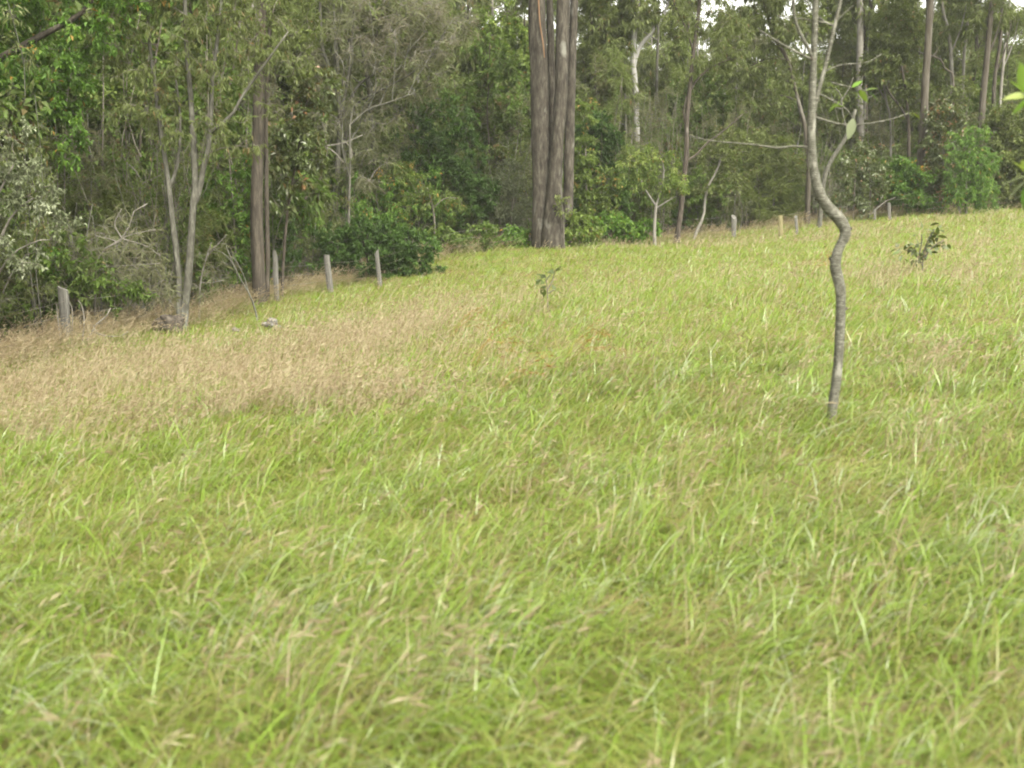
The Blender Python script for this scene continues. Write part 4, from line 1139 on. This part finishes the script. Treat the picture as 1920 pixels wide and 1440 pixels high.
def put_leaf(root, rng, at, direction, L, Wd, mat, tone, name='leaf', roll=None, droop=0.25):
    v, f = ovate_leaf(rng, L, Wd, rng.uniform(0.1, 0.35), droop)
    x_ = direction / np.linalg.norm(direction)
    y_ = np.cross([0, 0, 1.0], x_)
    y_ = y_ / max(np.linalg.norm(y_), 1e-6)
    z_ = np.cross(x_, y_)
    r = rng.uniform(-0.9, 0.9) if roll is None else roll
    y2 = y_ * cos(r) + z_ * sin(r)
    z2 = np.cross(x_, y2)
    w = v[:, :1] * x_ + v[:, 1:2] * y2 + v[:, 2:3] * z2
    o = link(name, mesh_of(name, w, [f], [LM[mat]], tone=np.full(len(w), tone), smooth=[True]), root, np.asarray(at) - np.array(root.location))
    return o


D = 8.0
sap = plant('bent_sapling', 'slender S-bent sapling with ringed grey bark standing alone in the grass', 'sapling', D,
            [(TR, [(1559, 778), (1562, 760), (1569, 715), (1574, 650), (1577, 585), (1575, 540), (1567, 505), (1566, 488), (1573, 465), (1583, 445), (1584, 430), (1574, 412), (1552, 388), (1536, 362), (1527, 325), (1522, 280), (1522, 225), (1524, 180), (1526, 115), (1527, 60), (1530, -20), (1536, -120)], [21, 18, 18, 18, 19, 22, 18, 23, 20, 16, 14, 13, 11, 10, 9, 8], 12),
             (LB, [(1523, 225), (1532, 180), (1545, 130), (1556, 80), (1566, 40), (1576, 0), (1590, -80)], 9, 6),
             (LB, [(1525, 112), (1516, 90), (1500, 62), (1490, 30), (1487, -10), (1480, -90)], 7, 4),
             (LB, [(1524, 112), (1500, 100), (1465, 82), (1425, 56)], 5, 2.5),
             (LB, [(1518, 277), (1490, 274), (1455, 277), (1410, 271), (1375, 268), (1330, 264), (1292, 255)], 4.5, 1.8),
             (LB, [(1526, 219), (1548, 226), (1575, 233), (1615, 233), (1660, 226), (1706, 212)], 4.5, 1.8),
             (LB, [(1535, 175), (1565, 190), (1590, 206), (1600, 222)], 3.2, 1.6),
             (LB, [(1544, 135), (1575, 122), (1625, 117), (1655, 100)], 3.2, 1.5),
             (LB, [(1563, 48), (1545, 40), (1524, 20), (1508, -5)], 4, 2),
             (LB, [(1553, 44), (1500, 34), (1463, 30)], 3, 1.5),
             (LB, [(1560, 155), (1590, 162), (1626, 171)], 2.6, 1.3),
             (LB, [(1566, 40), (1580, 28), (1600, 10)], 3, 1.6)],
            [(1520, -120, 90, 60), (1590, -140, 100, 70), (1480, -120, 80, 60), (1540, -230, 120, 80)], 'broad', 'lush', 'sapling', dens=9, rc=0.2, lpc=16, ls=0.9, sides=14, rough=0.045, twig_r=0.004, wob=0.01, twigs='sapling')
sr = np.random.default_rng(42)
for kx, ky, dx, dy, kw in [(1584, 437, 5, -4, 25), (1566, 490, -5, -3, 22), (1575, 545, 4, 5, 22), (1577, 582, 5, -2, 20), (1563, 755, -3, 6, 21), (1538, 366, -4, 4, 20), (1524, 222, 3, -4, 17), (1525, 112, -3, -4, 14)]:
    c_ = P(kx, ky, D)
    ax_ = nrm(P(kx + dx, ky + dy, D) - c_)
    v_, q_, t_ = tube(c_ + ax_ * np.linspace(-0.012, kw * 0.62 * D / F, 5)[:, None], np.array([0.30, 0.33, 0.27, 0.17, 0.10]) * kw * D / F, 9, sr, 0.12)
    link('knot', mesh_of('knot', v_ - np.array(sap.location), [q_, t_], [BM['dark']], smooth=[True, False]), sap)
for (x_, y_), (dx, dy), L_px, tn, mt, dr in [((1600, 222), (-7, 30), 40, 0.55, 'silver', 0.1), ((1592, 212), (-14, 16), 30, 0.5, 'olive', 0.2), ((1626, 171), (22, 12), 28, 0.5, 'lush', 0.2), ((1622, 170), (24, -8), 24, 0.5, 'lime', 0.2),
                                            ((1612, 168), (10, 16), 28, 0.75, 'lime', 0.2), ((1598, 164), (14, -12), 24, 0.8, 'lush', 0.2), ((1575, 190), (-16, 12), 26, 0.5, 'lime', 0.2), ((1582, 200), (-22, -2), 26, 0.3, 'lime', 0.2), ((1708, 212), (16, 6), 22, 0.4, 'olive', 0.2)]:
    a = P(x_, y_, D)
    b = P(x_ + dx, y_ + dy, D + sr.uniform(-0.03, 0.03))
    put_leaf(sap, sr, a, b - a, L_px * D / F, L_px * D / F * 0.42, mt, tn, droop=dr)


def seedling(name, label, d, stems, leaves, mat, L_px, seed, asp=0.5):
    r = plant(name, label, 'seedling', d, [(ST, st, 3, 1.5) for st in stems], (), bark='twig', buried=0.05)
    g = np.random.default_rng(seed)
    for x_, y_, dx, dy in leaves:
        a = P(x_, y_, d + g.uniform(-0.12, 0.12))
        b = P(x_ + dx, y_ + dy, d + g.uniform(-0.25, 0.25))
        L = L_px * d / F * g.uniform(0.75, 1.2)
        put_leaf(r, g, a, b - a, L, L * asp, mat if g.random() < 0.6 else 'silver', float(np.clip(g.normal(0.5, 0.2), 0.1, 0.85)))
    return r


seedling('tree_seedling', 'lone seedling with a few large dark leaves in the grass below the big trunks', 18.5, [[(1027, 575), (1026, 540), (1022, 515)], [(1026, 545), (1036, 525), (1040, 508)], [(1026, 552), (1034, 546), (1040, 544)]],
         [(1022, 516, -12, 6), (1018, 520, -10, -8), (1040, 508, 12, -4), (1038, 512, 8, -10), (1028, 512, -6, -8), (1030, 508, 10, 2), (1020, 528, -14, 2), (1024, 536, -8, 8), (1040, 544, 10, 2), (1036, 542, 4, -8), (1016, 538, 4, 10), (1034, 516, -10, 8), (1012, 524, -8, -2)], 'gloss', 19, 1, 0.7)
lv = []
g_ = np.random.default_rng(9)
for cx, cy2, n_ in [(1695, 470, 9), (1715, 464, 9), (1735, 467, 11), (1745, 447, 11), (1760, 440, 9), (1770, 455, 7), (1730, 482, 9), (1712, 480, 5), (1752, 470, 6), (1728, 440, 4), (1752, 428, 3), (1684, 458, 3)]:
    for k in range(n_):
        lv.append((cx + g_.normal(0, 6), cy2 + g_.normal(0, 6), g_.normal(0, 12), g_.normal(-2, 9)))
seedling('tree_seedling', 'bushy seedling with upward grey-green leaves in the grass beyond the S-bent sapling', 20, [[(1730, 512), (1731, 480), (1738, 455), (1752, 430)], [(1730, 498), (1715, 475), (1695, 468)], [(1731, 485), (1750, 462), (1770, 450)], [(1722, 485), (1728, 455), (1728, 440)]], lv, 'gloss', 17, 2, 0.45)

near = plant('edge_sapling', 'big-leaved sapling poking yellow-green leaf tips in from the right border', 'sapling', 4.6,
             [(TR, [(1985, 1100), (1990, 800), (1984, 500), (1990, 250), (1985, 60)], 20, 10), (LB, [(1986, 230), (1950, 200), (1915, 175)], 5, 3), (LB, [(1985, 420), (1950, 350), (1915, 315)], 5, 3)], [(2050, 130, 40, 70), (2055, 330, 40, 80), (2045, -10, 50, 60)], 'broad', 'lush', 'sapling', dens=26, rc=0.10, lpc=10, ls=0.8, wob=0.01, twig_r=0.003)
ng_ = np.random.default_rng(31)
for x_, y_, dx, dy, L_, tn, mt in [(1926, 180, -20, -22, 46, 0.95, 'lush'), (1930, 178, -40, 4, 48, 0.95, 'lime'), (1926, 172, -14, -50, 60, 0.95, 'lush'), (1935, 185, -36, 24, 50, 0.85, 'lush'), (1930, 140, -18, -24, 44, 0.95, 'lush'), (1922, 322, -26, -26, 40, 0.9, 'lime'),
                                   (1924, 325, -10, -30, 34, 0.95, 'lime'), (1926, 330, -30, 8, 48, 0.95, 'silver'), (1930, 335, -26, 22, 52, 0.9, 'silver'), (1930, 340, -8, 44, 60, 0.35, 'lush'), (1936, 330, -16, 50, 64, 0.45, 'lush'), (1940, 300, 40, 30, 60, 0.5, 'lush'), (1950, 200, 30, 40, 60, 0.5, 'lush'), (1985, 80, -30, -40, 60, 0.6, 'lush'), (1985, 70, 40, -20, 60, 0.6, 'lush')]:
    a = P(x_, y_, 4.6)
    b = P(x_ + dx, y_ + dy, 4.6 + ng_.uniform(-0.04, 0.04))
    put_leaf(near, ng_, a, b - a, L_ * 4.6 / F, L_ * 4.6 / F * 0.36, mt, tn, droop=0.1)

# ------------------------------------------------------------------ fence posts and wires
def post(label, top, base, d, w_px, mat='wood', cut=0.3, tilt_y=0.0, group='split timber fence posts', name='fence_post', notch=False):
    SEED[0] += 1
    g = np.random.default_rng(SEED[0])
    b = P(base[0], base[1], d)
    b[2] = float(ground(b[0], b[1])) - 0.25
    t = P(top[0], top[1], d + tilt_y)
    w = w_px * d / F
    n, k = 9, 8
    p = b + (t - b) * np.linspace(0, 1, n)[:, None]
    a = np.arange(k) * 2 * pi / k + 0.39
    sq = 1.0 / np.maximum(np.abs(np.cos(a)), np.abs(np.sin(a))) * np.array([1.0, 0.93, 1.02, 0.95, 1.0, 0.9, 1.0, 0.96])
    rr = (w / 2) * sq[None] * (1 + g.normal(0, 0.03, (n, k))) * (1 + 0.05 * np.sin(np.linspace(0, 5, n) + g.uniform(0, 6)))[:, None]
    v = p[:, None] + np.stack([np.cos(a), np.sin(a) * 0.75, np.zeros(k)], 1)[None] * rr[:, :, None]
    v[-1, :, 2] += np.cos(a + g.uniform(0, 6)) * w * cut + g.normal(0, w * 0.06, k)
    v = np.vstack([v.reshape(-1, 3), v[-1].mean(0) - np.array([0, 0, w * 0.08])])
    i = np.arange(n - 1)[:, None] * k
    j = np.arange(k)[None]
    q = np.stack([i + j, i + (j + 1) % k, i + k + (j + 1) % k, i + k + j], 2).reshape(-1, 4)
    tr = np.array([[(n - 1) * k + m, (n - 1) * k + (m + 1) % k, n * k] for m in range(k)])
    base_ = np.array([b[0], b[1], b[2] + 0.25])
    o = link(name, mesh_of(name, v - base_, [q, tr], [BM[mat]]), None, base_)
    tag(o, label, 'fence post' if name == 'fence_post' else 'stump', group)
    return b, t


posts = [post('weathered grey split post standing at the leftmost end of the fence', (118, 541), (125, 642), 21, 17, cut=0.25),
         post('thick square-topped grey post, left one of the pair before the dark bush', (612, 478), (621, 545), 33, 11, cut=0.05),
         post('thinner crooked grey post, right one of the pair before the dark bush', (706, 472), (714, 536), 35.2, 8, cut=0.6),
         post('short grey post nearest the slender dark tree along the far fence', (1376, 407), (1376, 446), 47, 9, cut=0.5),
         post('yellowish lichen-covered post with flat top left of the S-bent sapling', (1463, 404), (1465, 446), 45.5, 8, 'yellow_wood', cut=0.05),
         post('narrow pale stake between the yellowish post and the S-bent sapling', (1492, 406), (1496, 440), 46, 5.5, cut=0.5),
         post('small pale post at the far fence under the shady green bush', (1667, 381), (1669, 412), 50, 6, cut=0.3),
         post('stubby grey post half sunk in grass left of the small pale post', (1640, 393), (1641, 414), 50, 4.5, cut=0.5)]
post('hollow grey broken stump between stringybark trunk and paired posts', (516, 484), (519, 556), 29.8, 9, cut=1.8, group=None, name='broken_stump')

line_px = [(-420, 13.2), (-120, 16.6), (124, 21), (330, 25.5), (518, 30.2), (618, 33), (711, 35.2), (860, 40.2), (1030, 43.8), (1230, 45.4), (1376, 47), (1465, 46), (1640, 50.1), (1668, 50), (1950, 54.5)]
for hh, lab in ((0.98, 'top rusty wire strand of the fence along the forest edge'), (0.70, 'middle rusty wire strand of the fence along the forest edge'), (0.42, 'bottom rusty wire strand of the fence, mostly lost in grass')):
    pts = []
    for k in range(len(line_px) - 1):
        (p0, d0), (p1, d1) = line_px[k], line_px[k + 1]
        a = np.array([(p0 - 960) / F * d0, d0])
        b = np.array([(p1 - 960) / F * d1, d1])
        za, zb = float(ground(*a)) + hh, float(ground(*b)) + hh
        for s in np.linspace(0, 1, 7)[:-1]:
            pts.append((*(a + (b - a) * s), za + (zb - za) * s - 0.10 * s * (1 - s)))
    pts = np.array(pts)
    pts[:, 1] -= 0.11
    v, q, t = tube(pts, np.full(len(pts), 0.0028), 4)
    tag(link('fence_wire', mesh_of('fence_wire', v - pts[0], [q, t], [wire_m], smooth=[True, True]), None, pts[0]), lab, 'wire', 'fence wires')

# ------------------------------------------------------------------ sticks, debris and seed stalks
plant('leaning_stick', 'forked thin grey dead stick leaning out of the grass left of the stringybark trunk', 'stick', 25.5,
      [(ST, [(484, 605), (478, 578), (466, 548), (450, 522), (436, 492), (424, 462)], 4, 1.8), (ST, [(466, 548), (458, 520), (446, 495), (432, 470)], 2.6, 1.2), (ST, [(440, 500), (425, 480), (400, 465)], 2, 1)], (), bark='grey')
plant('bare_twig_bush', 'wiry leafless grey bush between twin stems and the leaning stick', 'dead shrub', 26, [(ST, [(372, 590), (376, 530), (388, 480), (396, 455)], 4, 1.8), (ST, [(376, 530), (395, 530), (420, 525)], 2.5, 1.2), (ST, [(388, 480), (405, 462), (425, 440)], 2.5, 1.2)],
      [(395, 480, 30, 30), (380, 530, 30, 30), (410, 510, 26, 26)], 'needle', 'grey', 'dead', dens=9, rc=0.35, lpc=12, ls=0.9, twig_r=0.006, twigs='dead', crown='twigs')
plant('fallen_branch', 'bleached fallen branch lying in dry grass right of the leftmost post', 'branch', 21.3,
      [(ST, [(140, 655), (160, 640), (174, 622), (180, 606), (196, 598), (207, 578)], 4.5, 2), (ST, [(174, 622), (200, 630), (225, 630), (240, 622)], 3, 1.5), (ST, [(176, 615), (184, 626), (190, 640)], 2.5, 1.2)], (), bark='dead')
plant('dead_stalk', 'thin grey dead stalk just left of the leftmost fence post', 'stick', 20.6, [(ST, [(116, 640), (110, 610), (106, 570)], 3, 1.5)], (), bark='dead')
plant('arching_stalk', 'arching straw-grey stalk just right of the leftmost fence post', 'stick', 20.8, [(ST, [(130, 640), (136, 600), (134, 575), (129, 565)], 3, 1.2), (ST, [(154, 640), (158, 600), (152, 570), (146, 564)], 3, 1.2)], (), bark='dead')
plant('fallen_pole', 'thin grey pole propped in the scrub beside the small pale post', 'stick', 51.5, [(ST, [(1618, 412), (1640, 395), (1660, 378), (1680, 370)], 3.5, 2)], (), bark='dead')


def rock(name, label, cat, px, py, d, size, parts, mat, seed):
    g = np.random.default_rng(seed)
    c0 = P(px, py, d)
    z0 = float(ground(c0[0], c0[1]))
    root = bpy.data.objects.new(name, None)
    C.objects.link(root)
    root.location = (c0[0], c0[1], z0)
    tag(root, label, cat)
    for (ox, oy, oz, sx, sy, sz, pn) in parts:
        nu, nv = 14, 10
        th = np.linspace(0.02, pi - 0.02, nv)[:, None]
        ph = np.arange(nu)[None] * 2 * pi / nu
        u = np.stack([np.sin(th) * np.cos(ph), np.sin(th) * np.sin(ph), np.cos(th) + 0 * ph], 2)
        k = g.normal(size=(7, 3)) * 1.0
        dsp = sum(np.abs(np.sin(u @ kk * 2.2 + g.uniform(0, 6))) for kk in k) / 7
        r = 0.55 + 0.75 * dsp + g.normal(0, 0.05, dsp.shape)
        v = (u * r[:, :, None] * np.array([sx, sy, sz]) * size + np.array([ox, oy, oz]) * size).reshape(-1, 3)
        i = np.arange(nv - 1)[:, None] * nu
        j = np.arange(nu)[None]
        q = np.stack([i + j, i + nu + j, i + nu + (j + 1) % nu, i + (j + 1) % nu], 2).reshape(-1, 4)
        link(pn, mesh_of(pn, v, [q, [[nu - 1 - m for m in range(nu)][:3]]], [BM[mat]]), root)


rock('bleached_root', 'knobbly bleached root stump sitting in the tawny grass', 'stump', 510, 612, 23.4, 0.17, [(0, 0, 1.1, 0.75, 0.6, 0.85, 'root_knob'), (-0.7, 0, 1.0, 0.7, 0.4, 0.35, 'root_knob'), (0.5, -0.1, 0.5, 0.7, 0.6, 0.6, 'root_knob'), (1.3, 0, 0.35, 0.6, 0.4, 0.35, 'root_knob')], 'rock', 4)
rock('pale_stone', 'small pale stone in the dry grass left of the knobbly root', 'stone', 440, 620, 23.2, 0.10, [(0, 0, 1.3, 0.7, 0.5, 0.5, 'stone_body'), (0.6, 0, 1.1, 0.5, 0.4, 0.35, 'stone_chip')], 'rock', 6)
rock('earth_mound', 'low brown earth mound in grass at the foot of the twin stems', 'mound', 322, 634, 23.2, 0.34, [(0, 0, 0.7, 0.9, 0.7, 0.7, 'clod'), (-0.6, 0.1, 0.7, 0.7, 0.6, 0.5, 'clod')], 'brown', 8)


def seed_tuft(label, px, py, seed, n=16, L=(0.55, 0.85), az=0.0, h=0.0):
    g = np.random.default_rng(seed)
    b = ground_px(px, py)
    A = Acc()
    v, f, t, tip, td = blades(g, n, 0.05, L, (0.006, 0.010), 0.55, 0.7, az, np.clip(g.normal(0.45, 0.25, n), 0, 1), 5, azb=0.45)
    A.add(v, f, 0, t, True)
    root = bpy.data.objects.new('seed_tuft', None)
    C.objects.link(root)
    root.location = b
    tag(root, label, 'grass tuft', 'orange seeding tufts')
    o = link('stalks', A.mesh('stalks', [orange_m]), root)
    o["kind"] = "stuff"
    nh = n * 8
    s = g.uniform(-0.22, 0.0, nh)
    ti = np.repeat(tip, 8, 0)
    dd = np.repeat(td, 8, 0)
    v, f, t = leaf_geo(ti + dd * s[:, None], dd + g.normal(0, 0.35, (nh, 3)), np.full(nh, 0.07), np.full(nh, 0.008), np.clip(g.normal(0.4, 0.25, nh), 0, 1), g, flat=0)
    o = link('seed_heads', mesh_of('seed_heads', v, [f], [orange_m], tone=t), root)
    o["kind"] = "stuff"


seed_tuft('orange seeding grass tuft straight below the pair of fence posts, uppermost of its kind', 838, 640, 1, 14)
seed_tuft('dark orange drooping seed tuft just right of the tawny patch', 886, 690, 2, 10)
seed_tuft('rusty seed stalks fanning rightward straight below the lone seedling', 1060, 690, 3, 18)
seed_tuft('faint orange seed stalks at the lower border of the tawny patch', 935, 740, 4, 9)
seed_tuft('pale orange seed stalks arching beside the S-bend of the sapling', 1515, 520, 5, 14, (0.5, 0.8), 0.2)

# ------------------------------------------------------------------ the milky air under the cloud
hz = bpy.data.meshes.new('haze')
_hx, _hy, _hz = (-165, 165), (-30, 190), (-14, 42)
hz.from_pydata([(x, y, z) for z in _hz for y in _hy for x in _hx], [], [(0, 2, 3, 1), (4, 5, 7, 6), (0, 1, 5, 4), (2, 6, 7, 3), (0, 4, 6, 2), (1, 3, 7, 5)])
hm, _N, _L = new_mat('haze')
pv = _N.new('ShaderNodeVolumePrincipled')
pv.inputs['Color'].default_value = (0.95, 0.96, 0.92, 1)
pv.inputs['Density'].default_value = 0.00035
_L.new(pv.outputs[0], _N.new('ShaderNodeOutputMaterial').inputs['Volume'])
hz.materials.append(hm)
tag(link('haze', hz), 'thin pale haze in the air over paddock and forest', 'haze', None, 'stuff')

tris = sum(sum(len(p.vertices) - 2 for p in m.polygons) if len(m.polygons) < 50 else int(len(m.loops) - 2 * len(m.polygons)) for m in bpy.data.meshes)
print("TRIS", tris)
